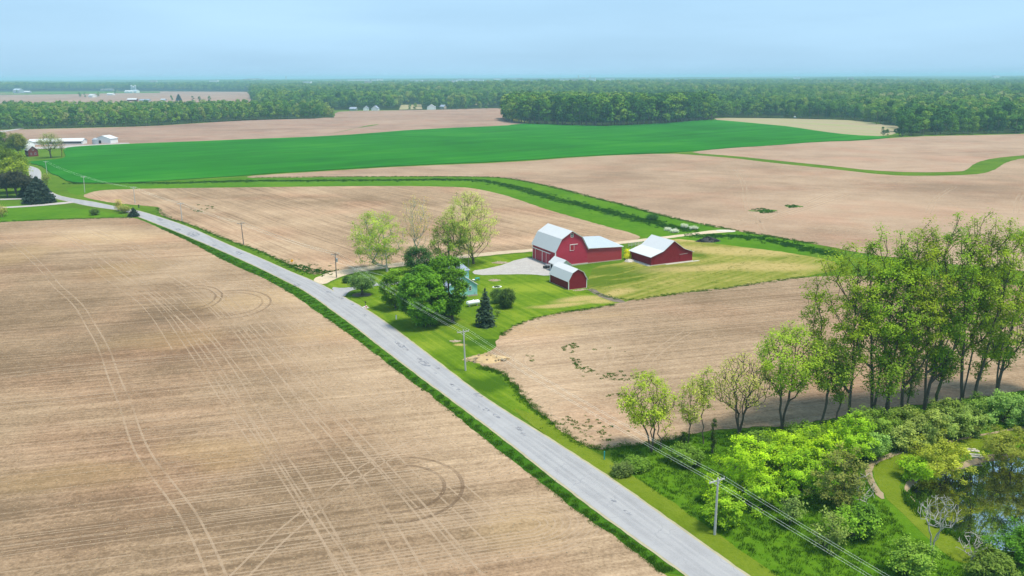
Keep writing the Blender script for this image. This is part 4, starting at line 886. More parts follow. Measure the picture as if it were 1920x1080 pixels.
# ------------------------------------------------------------------ trees
def quads(C, Nn, S, asp=.62, rs=rng):
    r = rs.normal(size=C.shape); a = np.cross(Nn, r); a /= np.linalg.norm(a, axis=1)[:, None] + 1e-9; b = np.cross(Nn, a)
    a = a * S[:, None]; b = b * (S * asp)[:, None]
    return np.stack([C - a, C - b * 1.0, C + a, C + b * 1.0], 1)        # pointed, leaf-shaped quads
def leaf_mesh(name, V, tint, mat):
    n = len(V); return raw_mesh(name, V.reshape(-1, 3), np.full(n, 4), np.arange(4 * n), [mat], tint)
def skeleton(att, base, top_z, cx, rs, stems=1, k_up=.5, step=1.3, spread=.12, top_frac=.8):
    P = [np.array([base[0], base[1], 0.])]; par = [-1]
    for s_ in range(stems):
        n = max(4, int(top_z * top_frac / step)); p = P[0].copy(); prev = 0; tgt = np.array([cx[0], cx[1]]) + rs.normal(0, spread, 2) * top_z
        if stems > 1: tgt = np.array([cx[0], cx[1]]) + np.array([math.cos(6.28 * s_ / stems + .7), math.sin(6.28 * s_ / stems + .7)]) * top_z * .16
        for i in range(1, n + 1):
            t = i / n; q = np.array([P[0][0] * (1 - t) + tgt[0] * t, P[0][1] * (1 - t) + tgt[1] * t, top_z * top_frac * t]); q[:2] += rs.normal(0, .13, 2) * min(1, t * 3)
            P.append(q); par.append(prev); prev = len(P) - 1
    order = np.argsort(np.linalg.norm(att[:, :2] - np.array(cx)[None], axis=1) + .25 * att[:, 2])
    ends = []
    for j in order:
        a = att[j]; A = np.array(P); d = A - a; dist = np.linalg.norm(d, axis=1); hd = np.hypot(d[:, 0], d[:, 1])
        cost = dist + 2.2 * np.maximum(0, A[:, 2] + k_up * hd - a[2]); cost[0] = 1e9
        cost[:] += np.where(A[:, 2] < a[2] * .25, 5, 0)
        i = int(np.argmin(cost)); L = dist[i]; n = max(1, int(L / step)); p0 = A[i].copy(); prev = i
        for k in range(1, n + 1):
            t = k / n; q = p0 * (1 - t) + a * t; q[2] += .10 * L * math.sin(math.pi * t) * (-1 if k_up > .3 else 1) * .6; q += rs.normal(0, .07 * step, 3) * (k < n)
            P.append(q); par.append(prev); prev = len(P) - 1
        ends.append(prev)
    return np.array(P), np.array(par), ends
def limb_mesh(name, P, par, tr, mat, tip=.009, ex=1.95):
    n = len(P); w = np.zeros(n); ch = np.zeros(n, int)
    for i in range(n - 1, 0, -1):
        if w[i] == 0: w[i] = 1
        w[par[i]] += w[i]
    r = tip + (tr - tip) * (w / w[1:].max()) ** (1 / ex); r[0] = tr * 1.25
    V = []; F = []; off = 0
    idx = np.arange(1, n); A = P[par[idx]]; B = P[idx]; d = B - A; L = np.linalg.norm(d, axis=1)[:, None] + 1e-9; d = d / L
    up = np.where(np.abs(d[:, 2:3]) < .9, np.array([[0, 0, 1.]]), np.array([[1., 0, 0]])); x = np.cross(d, up); x /= np.linalg.norm(x, axis=1)[:, None]; y = np.cross(x, d)
    ra = np.minimum(r[par[idx]], r[idx] * 1.6); rb = r[idx]; B2 = B + d * .04
    k = 5; ang = np.arange(k) * 2 * math.pi / k
    ringA = A[:, None] + (x[:, None] * np.cos(ang)[None, :, None] + y[:, None] * np.sin(ang)[None, :, None]) * ra[:, None, None]
    ringB = B2[:, None] + (x[:, None] * np.cos(ang)[None, :, None] + y[:, None] * np.sin(ang)[None, :, None]) * rb[:, None, None]
    V = np.concatenate([ringA, ringB], 1).reshape(-1, 3); m = len(idx)
    q = np.array([[j, (j + 1) % k, k + (j + 1) % k, k + j] for j in range(k)]); I = (np.arange(m)[:, None, None] * 2 * k + q[None]).reshape(-1)
    return raw_mesh(name, V, np.full(m * k, 4), I, [mat])
def crown_points(rs, n, c, R, shell=.5, gap=.0, fr=.25, prof=None, flat_bottom=0, lump=0):
    out = []; seed = rs.uniform(0, 99)
    while len(out) < n:
        u = rs.normal(size=3); u /= np.linalg.norm(u); r = rs.random() ** (1 / 3 * (1 - shell) + .02); p = u * r
        if prof is not None:
            s = prof((p[2] + 1) / 2); p[0] *= s; p[1] *= s
        q = c + p * R
        if flat_bottom and p[2] < -flat_bottom: continue
        if gap and mnoise.noise(Vector(q) * fr + Vector((seed, 0, 0))) < gap - .5 * (r): continue
        out.append(q)
    out = np.array(out)
    if lump:
        for i, q in enumerate(out):
            w = mnoise.noise(Vector(((q[0] + seed) * .9, q[1] * .9, q[2] * .7))) * lump; out[i] = c + (q - c) * (1 + w)
        out[:, 2] = np.maximum(out[:, 2], .1)
    return out
def tree(label, base, top, left, right, bot, col, natt=90, per=30, leaf=.30, rc=.8, tr=.35, bark='bark', seed=1, shell=.5, gap=-.05, prof=None,
         stems=1, k_up=.5, cat='tree', name='tree', group=None, depth=None, spread=.08, mat='leaf', up=.95, top_frac=.8, droop=0, fr=.25, gain=1.0, lump=.25):
    gain *= 1.25
    leaf *= .68; per = int(per * 1.7); col = tuple(min(.8, c * g) for c, g in zip(col, (1.75 * gain, 1.66 * gain, 1.1 * gain))) if sum(col) < 1.2 else col
    rs = np.random.default_rng(seed); b = at(*base); m = mpp(b); cxp = (left + right) / 2
    h = hgt(b, top); hb = max(.2, hgt(b, bot)) if bot < base[1] else .15
    rx = (right - left) / 2 * m; off = (cxp - (base[0] + (960 - base[0]) * 0 )) * m
    off += (base[0] - 960) / FPX * 0
    o = thing(name, label, cat, (*b, 0), 0, group)
    c = np.array([off, 0, (h + hb) / 2]); R = np.array([rx, depth or rx, (h - hb) / 2]) * np.array([.98, .98, .98]) - rc * min(1, rx / 3) * .9 * (per > 0); R = np.maximum(R, .25)
    col = tuple(float(x) for x in col)
    att = crown_points(rs, natt, c, R, shell, gap, fr, prof, lump=lump)
    P, par, ends = skeleton(att, (0, 0), h, (off * .8, 0), rs, stems, k_up, max(.7, h / 16), spread, top_frac)
    ob('trunk', limb_mesh('trunk', P, par, tr, M[bark]), o)
    if per > 0:
        E = att; N_ = per * len(E); idx = np.repeat(np.arange(len(E)), per)
        C = E[idx] + rs.normal(0, 1, (N_, 3)) * rc * np.array([1, 1, .75]); C[:, 2] -= droop * np.abs(rs.normal(0, 1, N_))
        C[:, 2] = np.maximum(C[:, 2], .1)
        nn = (C - c) / R; nn /= np.linalg.norm(nn, axis=1)[:, None] + 1e-9; nn = nn * .6 + rs.normal(0, .45, (N_, 3)); nn[:, 2] += up; nn /= np.linalg.norm(nn, axis=1)[:, None]
        S = leaf * rs.uniform(.6, 1.25, N_); tint = np.clip(.5 + rs.normal(0, .09, N_) + (rs.normal(0, .2, len(E)))[idx], 0, 1)
        ob('crown', leaf_mesh('crown', quads(C, nn, S, .7, rs), tint, M[mat]), o, col)
    return o
tall = lambda t: .55 + .6 * math.sin(math.pi * min(1, .25 + t * .72)) 
vase = lambda t: .45 + .62 * t ** .7 if t < .8 else 1.0 - (t - .8) * 1.2
rnd = lambda t: 1.0
# --- around the farmhouse
YG = (.165, .215, .035); PG = (.22, .25, .075); MG = (.055, .125, .016); LG = (.09, .155, .018)
tree('tall yellow-green sycamore with a pale forked trunk by the farm lane', (726, 509), 391, 656, 764, 498, (.155, .215, .04), 170, 44, .27, .62, .34, 'barkpale', 11, .35, .12, fr=.28)
tree('nearly leafless pale tree between the two yellow-green trees', (783, 500), 361, 752, 816, 462, (.28, .25, .12), 200, 9, .2, .5, .22, 'barkpale', 12, .2, -.4, k_up=.9)
tree('tallest airy pale-green tree left of the big barn', (888, 495), 353, 832, 932, 478, (.205, .25, .075), 300, 30, .24, .6, .34, 'bark', 13, .3, -.1, k_up=.8, prof=lambda t: .75 + .4 * math.sin(math.pi * (.15 + t * .8)))
tree('mid-green tree in front of the tallest airy tree', (843, 503), 402, 800, 884, 490, (.10, .155, .022), 110, 34, .30, .62, .3, 'bark', 14, .3, .05, k_up=.7)
tree('dark green rounded shrub-tree behind the roadside maple', (785, 513), 459, 757, 813, 510, (.028, .075, .018), 90, 50, .30, .6, .2, 'bark', 15, .6, -.4)
tree('right-hand of the two big dense maples, trunk showing on the lawn', (849, 603), 477, 800, 878, 592, (.060, .135, .010), 120, 150, .36, .5, .34, 'bark', 16, .85, -.4, gain=1.1, lump=.12)
tree('left-hand of the two big dense maples, crown reaching the lawn', (797, 611), 498, 752, 840, 610, (.058, .14, .012), 150, 150, .36, .5, .34, 'bark', 17, .85, -.4, gain=1.0, lump=.12)
tree('round bright green maple left of the big pair of maples', (742, 578), 505, 713, 772, 572, (.075, .15, .012), 70, 120, .32, .45, .2, 'bark', 18, .8, -.4, gain=1.0)
tree('low spreading grey-green tree on a ring of bare soil by the road', (679, 553), 511, 655, 707, 542, (.075, .135, .045), 80, 60, .26, .5, .32, 'bark', 19, .6, -.4)
tree('tiny dark round bush beside the transformer pole', (651.5, 530), 518, 645, 659, 530, (.03, .075, .018), 24, 60, .2, .3, .06, 'bark', 20, .6, -1, cat='bush', name='bush')
tree('rounded dark shrub right of the spruce', (950, 577), 542, 936, 965, 577, (.045, .085, .018), 60, 70, .24, .45, .1, 'bark', 21, .7, -1, cat='bush', name='bush')
tree('smaller dark shrub just behind the spruce', (930, 568), 541, 921, 943, 568, (.06, .11, .03), 36, 60, .22, .42, .08, 'bark', 22, .6, -1, cat='bush', name='bush')
tree('thin little sapling on the lawn between spruce and field', (933, 593), 579, 928, 938, 588, (.08, .12, .03), 12, 20, .15, .25, .04, 'bark', 23, .5, -1)
def conifer(label, base, top, left, right, col, seed, n=2600, name='spruce_tree', size=.42, group=None):
    rs = np.random.default_rng(seed); b = at(*base); m = mpp(b); h = hgt(b, top); R = (right - left) / 2 * m
    o = thing(name, label, 'conifer', (*b, 0), 0, group)
    PM().tube([(0, 0, 0), (0, 0, h * .95)], [.16 * h / 8, .02], 7).build('trunk', M['bark'], o)
    nt = int(h / .36); C = []; Nn = []; S = []; sh = []
    for i in range(nt):
        t = i / nt; rr_ = R * min(1.0, (1 - t) ** .7 * 1.12) * rs.uniform(.88, 1.08); nb = max(7, int(rr_ * 15))
        for j in range(nb):
            a = rs.uniform(0, 6.283); L = rr_ * rs.uniform(.8, 1.08)
            for q in np.arange(.25, 1.0, max(.09, .38 / max(L, .4))):
                w = .15 + .25 * q
                p = np.array([math.cos(a) * L * q, math.sin(a) * L * q, .25 + t * (h - .3) - .22 * L * q + rs.normal(0, .05)]) + rs.normal(0, .09, 3)
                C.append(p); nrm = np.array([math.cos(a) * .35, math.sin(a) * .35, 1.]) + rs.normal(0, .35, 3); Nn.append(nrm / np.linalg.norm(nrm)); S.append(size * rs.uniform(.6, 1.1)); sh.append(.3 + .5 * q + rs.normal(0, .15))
    C.append(np.array([0, 0, h])); Nn.append(np.array([1., 0, 0])); S.append(.3); sh.append(.5)
    C, Nn, S = np.array(C), np.array(Nn), np.array(S)
    ob('crown', leaf_mesh('crown', quads(C, Nn, S, .5, rs), np.clip(sh, 0, 1), M['needle']), o, col); return o
conifer('dark blue-green cone-shaped spruce on the lawn', (910, 611), 538, 890, 931, (.032, .06, .032), 31)
# --- cottonwood grove at the right
CW = [(1592, 782, 436, 1486, 1640, 725, 'leftmost tall cottonwood, leaning crown overhanging the field', 41), (1636, 778, 424, 1560, 1700, 705, 'second tall cottonwood from the left, trunk dividing halfway up', 42),
      (1660, 776, 418, 1600, 1728, 715, 'third cottonwood from the left, slim reddish trunk', 43), (1690, 772, 411, 1640, 1760, 715, 'middle cottonwood with ivy round its lower trunk', 44),
      (1733, 768, 398, 1680, 1806, 705, 'cottonwood with a pair of close dark trunks in mid grove', 45), (1803, 757, 391, 1736, 1856, 685, 'tallest cottonwood, thick dark trunk forking low', 46),
      (1822, 760, 398, 1776, 1896, 705, 'slim cottonwood directly right of the tallest trunk', 47), (1868, 741, 414, 1808, 1934, 700, 'cottonwood with leaning fork near the right picture edge', 48),
      (1945, 745, 430, 1880, 2020, 705, 'rightmost cottonwood, its trunk at the very edge of view', 49)]
for (x, y, tp, l, r, bt, lab, sd_) in CW:
    tree(lab, (x, y), tp, l, r, bt, (.090 + .010 * (sd_ % 3), .152 + .008 * (sd_ % 2), .012), 220, 36, .25, .5, .26, 'bark', sd_, .30, .16, gain=1.1, prof=lambda t: .5 + .55 * math.sin(math.pi * min(.5, .02 + t * .8)) if t < .62 else 1.05 - (t - .62) * 1.0, stems=2 if sd_ in (42, 45, 46, 48) else 1, k_up=.9, name='cottonwood_tree', cat='tree', spread=.05, group='cottonwood grove above the pond', fr=.26)
tree('short leaning tree between the cottonwood trunks', (1751, 762), 640, 1722, 1790, 715, (.09, .14, .018), 44, 34, .3, .6, .26, 'barkmoss', 51, .4, 0, k_up=.6)
tree('slim pale ivy-hung tree left of the paired trunks', (1700, 768), 640, 1680, 1722, 760, (.12, .17, .045), 60, 30, .22, .4, .16, 'barkmoss', 52, .3, -.3)
tree('low bright leafy tree before the second cottonwood trunk', (1668, 790), 655, 1618, 1690, 760, (.105, .175, .018), 60, 30, .26, .6, .16, 'bark', 53, .4, 0)
# --- hedge row trees, left to right
tree('left tree of the hedgerow, light green with two stems', (1222, 848), 690, 1154, 1262, 800, (.15, .20, .025), 170, 20, .22, .42, .13, 'bark', 61, .35, .1, stems=3, k_up=.8)
tree('thin faintly leafed tree right of the two-stem hedgerow tree', (1290, 838), 690, 1268, 1312, 800, (.19, .22, .055), 90, 14, .2, .4, .09, 'bark', 62, .3, 0, k_up=.9)
tree('slender tree with small crown in the middle of the hedgerow', (1319, 832), 684, 1300, 1334, 770, (.18, .22, .05), 70, 14, .2, .35, .09, 'bark', 63, .3, 0, k_up=.9)
tree('broad dark-branched almost leafless tree in the hedgerow', (1386, 814), 660, 1322, 1444, 770, (.20, .22, .06), 360, 6, .2, .4, .17, 'bark', 64, .3, -.5, stems=4, k_up=.75)
tree('bright leafy tree right of the leafless hedgerow tree', (1466, 806), 603, 1404, 1532, 740, (.135, .20, .022), 220, 24, .24, .48, .20, 'bark', 65, .4, .05, stems=2, k_up=.9)
tree('darker crooked tree right of the bright hedgerow tree', (1540, 795), 632, 1498, 1592, 735, (.10, .155, .020), 130, 28, .25, .5, .20, 'bark', 66, .35, .08, k_up=.5)
tree('thin dark tree left of the first cottonwood', (1566, 792), 655, 1545, 1592, 760, (.10, .16, .02), 50, 24, .24, .45, .13, 'bark', 67, .4, 0)
tree('small spindly tree just left of the two-stem hedgerow tree', (1240, 842), 745, 1232, 1258, 820, (.17, .2, .04), 26, 10, .2, .4, .09, 'bark', 68, .4, 0)
for x, y, tp, lab in ((1279, 840, 810, 'short broken ivy stump in the hedgerow'), (1336, 850, 783, 'tall narrow ivy-wrapped dead stem in the hedgerow')):
    tree(lab, (x, y), tp, x - 4, x + 4, y, (.03, .055, .012), 20, 26, .16, .18, .14, 'bark', x, .2, -2, name='dead_tree', cat='dead tree')
# dead bleached trees
tree('bleached dead tree with short spiky branches beside the worn path', (1613, 965), 882, 1592, 1636, 945, (0, 0, 0), 60, 0, tr=.075, bark='deadwood', seed=71, shell=.6, gap=-2, k_up=-.1, name='dead_tree', cat='dead tree')
tree('bleached dead tree by the lower mown path with twisted upright twigs', (1747, 1036), 932, 1712, 1792, 985, (0, 0, 0), 160, 0, tr=.085, bark='deadwood', seed=72, shell=.5, gap=-2, k_up=.5, stems=3, name='dead_tree', cat='dead tree')
tree('low grey dead branches hanging over the pond margin', (1822, 1050), 1003, 1790, 1856, 1040, (0, 0, 0), 110, 0, tr=.07, bark='deadwood', seed=73, shell=.5, gap=-2, k_up=.1, stems=3, name='dead_tree', cat='dead tree')
# --- far left trees
for (x, y, tp, l, r, bt, col, lab, sd_) in [
    (96, 296, 247, 75, 118, 283, (.13, .155, .05), 'round half-leafed tree in front of the long poultry house', 81), (116, 294, 256, 111, 124, 284, (.15, .13, .08), 'thin bare tree right of the half-leafed farmyard tree', 82),
    (12, 296, 246, -12, 30, 285, (.06, .10, .02), 'leftmost round tree behind the farm buildings', 83), (36, 294, 249, 18, 52, 283, (.12, .14, .03), 'olive tree between leftmost tree and the brick farmhouse', 84),
    (20, 352, 272, -14, 36, 335, (.085, .135, .016), 'big leafy tree left of the road bend, nearest the edge', 85), (42, 348, 285, 22, 56, 330, (.10, .15, .016), 'bright olive-green tree beside the road bend', 86),
    (30, 362, 296, 2, 56, 345, (.12, .165, .016), 'yellow-green tree in front of the big bend trees', 87), (-15, 362, 280, -50, 10, 340, (.07, .12, .02), 'large tree cut by the left picture edge', 88)]:
    tree(lab, (x, y), tp, l, r, bt, col, 80 if sd_ not in (82,) else 40, 60 if sd_ not in (81, 82) else (26 if sd_ == 81 else 8), .62 if sd_ not in (81, 82) else .4, 1.2, .5 if sd_ != 82 else .2, 'bark', sd_, .6, -.3)
conifer('dark broad spruce beside the road bend', (74, 380), 330, 44, 104, (.020, .036, .022), 91, size=.75); conifer('dark pointed spruce left of the broad one', (58, 368), 330, 38, 80, (.022, .040, .024), 92, size=.75)
for i, (x, y, tp, l, r) in enumerate(((14, 370, 322, -8, 32), (33, 370, 319, 16, 50), (-20, 372, 326, -40, 2), (50, 370, 330, 36, 66))):
    tree(['dark purplish pine with bare stem, second from the left edge', 'tall dark purplish pine with bare stem by the left drive', 'dark purplish pine cut by the left picture edge', 'dark purplish pine touching the pointed spruce'][i], (x, y), tp, l, r, 352, (.030, .034, .026), 60, 60, .6, 1.0, .35, 'bark', 95 + i, .5, -1, name='pine_tree')
conifer('small dark conifer bush at the left road edge', (251, 406), 388, 241, 263, (.018, .036, .02), 93, name='conifer_bush', size=.5)
for (x, y, tp, l, r, col, per, lab, sd_) in [(223, 396, 374, 217, 229, (.26, .23, .11), 16, 'tan half-bare bush at the road edge', 101), (235, 399, 385, 225, 244, (.17, .19, .07), 40, 'pale green bush between tan bush and conifer', 102),
    (178, 403, 392, 172, 185, (.05, .09, .02), 40, 'small dark bush in the left grass strip', 103), (5, 406, 384, -8, 14, (.20, .19, .08), 16, 'thin half-bare tree at the left picture edge', 104),
    (87, 349, 321, 80, 94, (.14, .16, .05), 22, 'small half-bare tree inside the road bend', 105), (1222, 412, 403, 1214, 1231, (.025, .08, .015), 60, 'dark green bush in the drainage ditch', 106)]:
    tree(lab, (x, y), tp, l, r, y - 2, col, 30, per, .32, .6, .12, 'bark', sd_, .5, -1, cat='bush', name='bush')
for (x, y, tp, l, r, lab, sd_) in [(1252, 432, 427, 1246, 1258, 'smallest white blossoming shrub, leftmost below the ditch', 111), (1264, 436, 429, 1256, 1272, 'white blossoming shrub nearest the farm lane', 112), (1283, 427, 420, 1275, 1291, 'white blossoming shrub in the ditch, left of the upper pair', 113), (1301, 430, 424, 1292, 1309, 'white blossoming shrub in the ditch, rightmost', 114)]:
    tree(lab, (x, y), tp, l, r, y, (.72, .74, .72), 30, 22, .2, .3, .05, 'bark', sd_, .6, -1, cat='bush', name='blossoming_shrub')
for (x, y, tp, l, r, lab, sd_) in [(1178, 479, 467, 1172, 1186, 'yellow flowering bush behind the gap between the barns, upper', 115), (1178, 486, 475, 1173, 1184, 'yellow flowering bush in the gap between the barns, lower', 116)]:
    tree(lab, (x, y), tp, l, r, y, (.42, .38, .01), 24, 40, .22, .35, .05, 'bark', sd_, .5, -1, cat='bush', name='flowering_bush')
# --- shrubs round the pond and below the hedgerow
LIME = (.175, .275, .012); LIM2 = (.135, .235, .014); OLV = (.14, .165, .035); TEA = (.13, .225, .075); DG = (.06, .13, .016); PALE = (.17, .22, .075)
SH = [(1398, 920, 818, 1345, 1450, LIME, 'large lime-green shrub, leftmost of the lime thicket'), (1462, 880, 806, 1420, 1520, LIME, 'large lime-green shrub at the upper middle of the thicket'), (1500, 925, 840, 1450, 1545, LIM2, 'lime shrub with dark hollow at the centre of the thicket'),
      (1530, 870, 800, 1490, 1585, LIME, 'lime-green shrub at the top right of the thicket'), (1592, 865, 780, 1560, 1640, LIM2, 'spreading lime shrub below the first cottonwood'), (1420, 950, 890, 1390, 1462, LIM2, 'lower lime shrub behind the near pole'),
      (1570, 950, 838, 1520, 1618, (.12, .14, .045), 'olive bronze small tree right of the lime thicket'), (1363, 985, 920, 1325, 1392, LIM2, 'lone rounded lime shrub beside the near pole'), (1330, 940, 895, 1318, 1346, LIME, 'thin lime shrub left of the near pole'),
      (1640, 860, 812, 1612, 1662, TEA, 'blue-green shrub at the bend of the worn path'), (1690, 845, 800, 1672, 1712, PALE, 'small pale shrub above the mown path'), (1735, 832, 768, 1700, 1772, PALE, 'pale shrub cluster, left of three above the path'), (1775, 822, 766, 1742, 1812, (.13, .19, .06), 'pale shrub cluster, middle of three above the path'),
      (1820, 815, 762, 1786, 1850, (.12, .18, .055), 'pale shrub cluster, right of three above the path'), (1880, 790, 735, 1840, 1925, TEA, 'big blue-green shrub at the right edge above the path'), (1935, 800, 742, 1895, 1985, (.11, .19, .07), 'blue-green shrub cut by the right edge above the path'),
      (1765, 892, 822, 1708, 1812, (.16, .19, .03), 'big yellow-olive willow shrub overhanging the pond corner'), (1722, 900, 862, 1690, 1748, LIM2, 'green willow shrub at the left tip of the pond'), (1895, 872, 795, 1840, 1960, (.13, .155, .035), 'large olive willow shrub over the far pond shore'),
      (1600, 1010, 950, 1560, 1640, (.10, .19, .02), 'round green shrub among the pale twiggy bushes'), (1628, 1005, 945, 1598, 1646, DG, 'dark green shrub behind the spiky dead tree'),
      (1545, 1030, 965, 1520, 1585, (.12, .17, .05), 'pale leafed bush under the wires, left'), 
      (1710, 1080, 1020, 1670, 1745, (.10, .17, .03), 'bush at the bottom edge left of the upright dead tree'), (1905, 1065, 985, 1865, 1960, (.055, .135, .014), 'bright green shrub at the lower right pond corner'), (1860, 1090, 1035, 1820, 1900, (.09, .14, .03), 'bush at the bottom edge below the pond'),
      (1480, 985, 925, 1462, 1508, (.10, .15, .05), 'grey-green bush in the meadow under the wires'), 
      (1285, 868, 828, 1250, 1320, (.07, .13, .02), 'dark hedgerow bush beneath the slender trees'), 
      (1190, 876, 850, 1165, 1215, (.07, .13, .02), 'low weedy bush at the hedgerow end'), (1420, 835, 800, 1390, 1450, (.075, .14, .025), 'dark bush at the foot of the leafless tree'), (1510, 818, 788, 1475, 1545, (.08, .15, .02), 'dark bush between the bright and crooked trees'),
      (1640, 812, 768, 1600, 1680, (.10, .17, .03), 'shadowy bush at the cottonwood feet, left'), (1700, 808, 765, 1662, 1730, (.10, .155, .035), 'shadowy bush at the cottonwood feet, middle'), (1775, 785, 748, 1742, 1800, (.11, .165, .04), 'shadowy bush at the cottonwood feet, right'), (1840, 782, 742, 1812, 1866, (.10, .17, .04), 'bush between the tall forked and leaning cottonwoods'),
      (1165, 890, 868, 1150, 1182, (.08, .12, .04), 'brownish low bush by the green marker post'), ]
for i, (x, y, tp, l, r, col, lab) in enumerate(SH):
    w = (r - l); n_ = int(28 + w * .75); airy = 12 if any(k in lab for k in ('twiggy', 'pale leafed', 'grey-green', 'under the dead')) else 44
    if 'hedgerow' in lab or 'foot of' in lab or 'between the bright' in lab: tp += 9
    tree(lab, (x, y), tp, l, r, y, col, n_, airy, .21, .30, .06, 'bark', 200 + i, .45, .05, stems=3, k_up=.6, cat='bush', name='shrub', depth=None, up=1.0, top_frac=.6, fr=.6, lump=.9)

# ------------------------------------------------------------------ scattered stuff (geometry-node copies of small clumps)
def scatter(name, P, rot, scl, idx, protos, kind='stuff', color=None):
    me = bpy.data.meshes.new(name); P = np.asarray(P, np.float32); me.vertices.add(len(P)); me.vertices.foreach_set('co', P.ravel())
    for nm, ty, v in (('rotz', 'FLOAT', rot), ('scl', 'FLOAT', scl), ('pick', 'INT', idx)):
        a = me.attributes.new(nm, ty, 'POINT'); a.data.foreach_set('value', np.asarray(v, np.float32 if ty == 'FLOAT' else np.int32))
    o = ob(name, me); o['kind'] = kind
    pc = bpy.data.collections.new(name + '_kinds')
    for p in protos: pc.objects.link(p)
    g = bpy.data.node_groups.new(name, 'GeometryNodeTree'); g.interface.new_socket('Geometry', in_out='INPUT', socket_type='NodeSocketGeometry'); g.interface.new_socket('Geometry', in_out='OUTPUT', socket_type='NodeSocketGeometry')
    N = g.nodes.new; gi, go = N('NodeGroupInput'), N('NodeGroupOutput'); m2p = N('GeometryNodeMeshToPoints'); iop = N('GeometryNodeInstanceOnPoints'); ci = N('GeometryNodeCollectionInfo')
    ci.inputs[0].default_value = pc; ci.inputs['Separate Children'].default_value = True; ci.inputs['Reset Children'].default_value = True; iop.inputs['Pick Instance'].default_value = True
    def na(n, t): q = N('GeometryNodeInputNamedAttribute'); q.data_type = t; q.inputs[0].default_value = n; return q.outputs[0]
    cx = N('ShaderNodeCombineXYZ'); lk = g.links.new
    lk(gi.outputs[0], m2p.inputs[0]); lk(m2p.outputs[0], iop.inputs['Points']); lk(ci.outputs[0], iop.inputs['Instance']); lk(na('pick', 'INT'), iop.inputs['Instance Index'])
    lk(na('rotz', 'FLOAT'), cx.inputs[2]); lk(cx.outputs[0], iop.inputs['Rotation']); lk(na('scl', 'FLOAT'), iop.inputs['Scale']); lk(iop.outputs[0], go.inputs[0])
    o.modifiers.new('scatter', 'NODES').node_group = g
    return o
def proto(name, me, col=None):
    o = bpy.data.objects.new(name, me)
    if col: o.color = (*col, 1)
    return o
def tuftmat(name, a, b, c):
    n = NT(name); oi = n.n('ObjectInfo'); at_ = n.n('Attribute'); at_.attribute_name = 'tint'
    col = n.ramp(n.math('MULTIPLY_ADD', oi.outputs['Random'], .6, n.math('MULTIPLY', at_.outputs['Fac'], .4)), [(.1, a), (.5, b), (.95, c)])
    d = n.n('BsdfDiffuse'); n.put(d.inputs[0], col); n.put(d.inputs['Normal'], (0, 0, 1)) if 0 else None
    tl = n.n('BsdfTranslucent'); n.put(tl.inputs[0], col); m = n.n('MixShader'); m.inputs[0].default_value = .5; n.t.links.new(d.outputs[0], m.inputs[1]); n.t.links.new(tl.outputs[0], m.inputs[2]); return n.end(m.outputs[0])
def tuft_mesh(name, mat, n, w, h, R, rs):
    V = []; 
    for i in range(n):
        a = rs.uniform(0, 6.28); r = R * math.sqrt(rs.random()); p = np.array([math.cos(a) * r, math.sin(a) * r, 0]); d = np.array([math.cos(a) * .3, math.sin(a) * .3, 1.]) + rs.normal(0, .25, 3); hh = h * rs.uniform(.5, 1.1)
        s = rs.normal(size=3); s[2] = 0; s /= np.linalg.norm(s); V.append([p - s * w, p + s * w, p + d * hh * .6 + s * w * .8, p + d * hh - s * w * .3])
    return raw_mesh(name, np.array(V), np.full(n, 4), np.arange(4 * n), [mat], rs.random(n))
M['tuft'] = tuftmat('grass_tuft', (.035, .11, .006), (.075, .18, .008), (.14, .26, .015)); M['tuft_ditch'] = tuftmat('ditch_tuft', (.02, .09, .008), (.045, .145, .010), (.09, .21, .012)); M['tuft_dry'] = tuftmat('dry_tuft', (.14, .22, .02), (.26, .30, .05), (.40, .36, .10))
rs = np.random.default_rng(5)
def tufts(mat, nm, n=26, w=.03, h=.28, R=.4): return [proto('%s_%d' % (nm, i), tuft_mesh(nm, M[mat], n, w, h, R, rs)) for i in range(4)]
def sample_poly(pts, dens, maxn=60000):
    P = G(pts) if not isinstance(pts[0], np.ndarray) else pts; A = np.array(P); lo, hi = A.min(0), A.max(0); f = inside(P); n = int(min(maxn, (hi - lo).prod() * dens)); Q = rs.uniform(lo, hi, (n, 2))
    X, Y = A[:, 0], A[:, 1]; X2, Y2 = np.roll(X, -1), np.roll(Y, -1)
    c = ((Y[None] > Q[:, 1:]) != (Y2[None] > Q[:, 1:])) & (Q[:, :1] < (X2 - X)[None] * (Q[:, 1:] - Y[None]) / (Y2 - Y + 1e-12)[None] + X[None]); return Q[c.sum(1) % 2 == 1]
def do_scatter(name, Q, protos, s0, s1, z=0.0): scatter(name, np.c_[Q, np.full(len(Q), z)], rs.uniform(0, 6.28, len(Q)), rs.uniform(s0, s1, len(Q)), rs.integers(0, len(protos), len(Q)), protos)
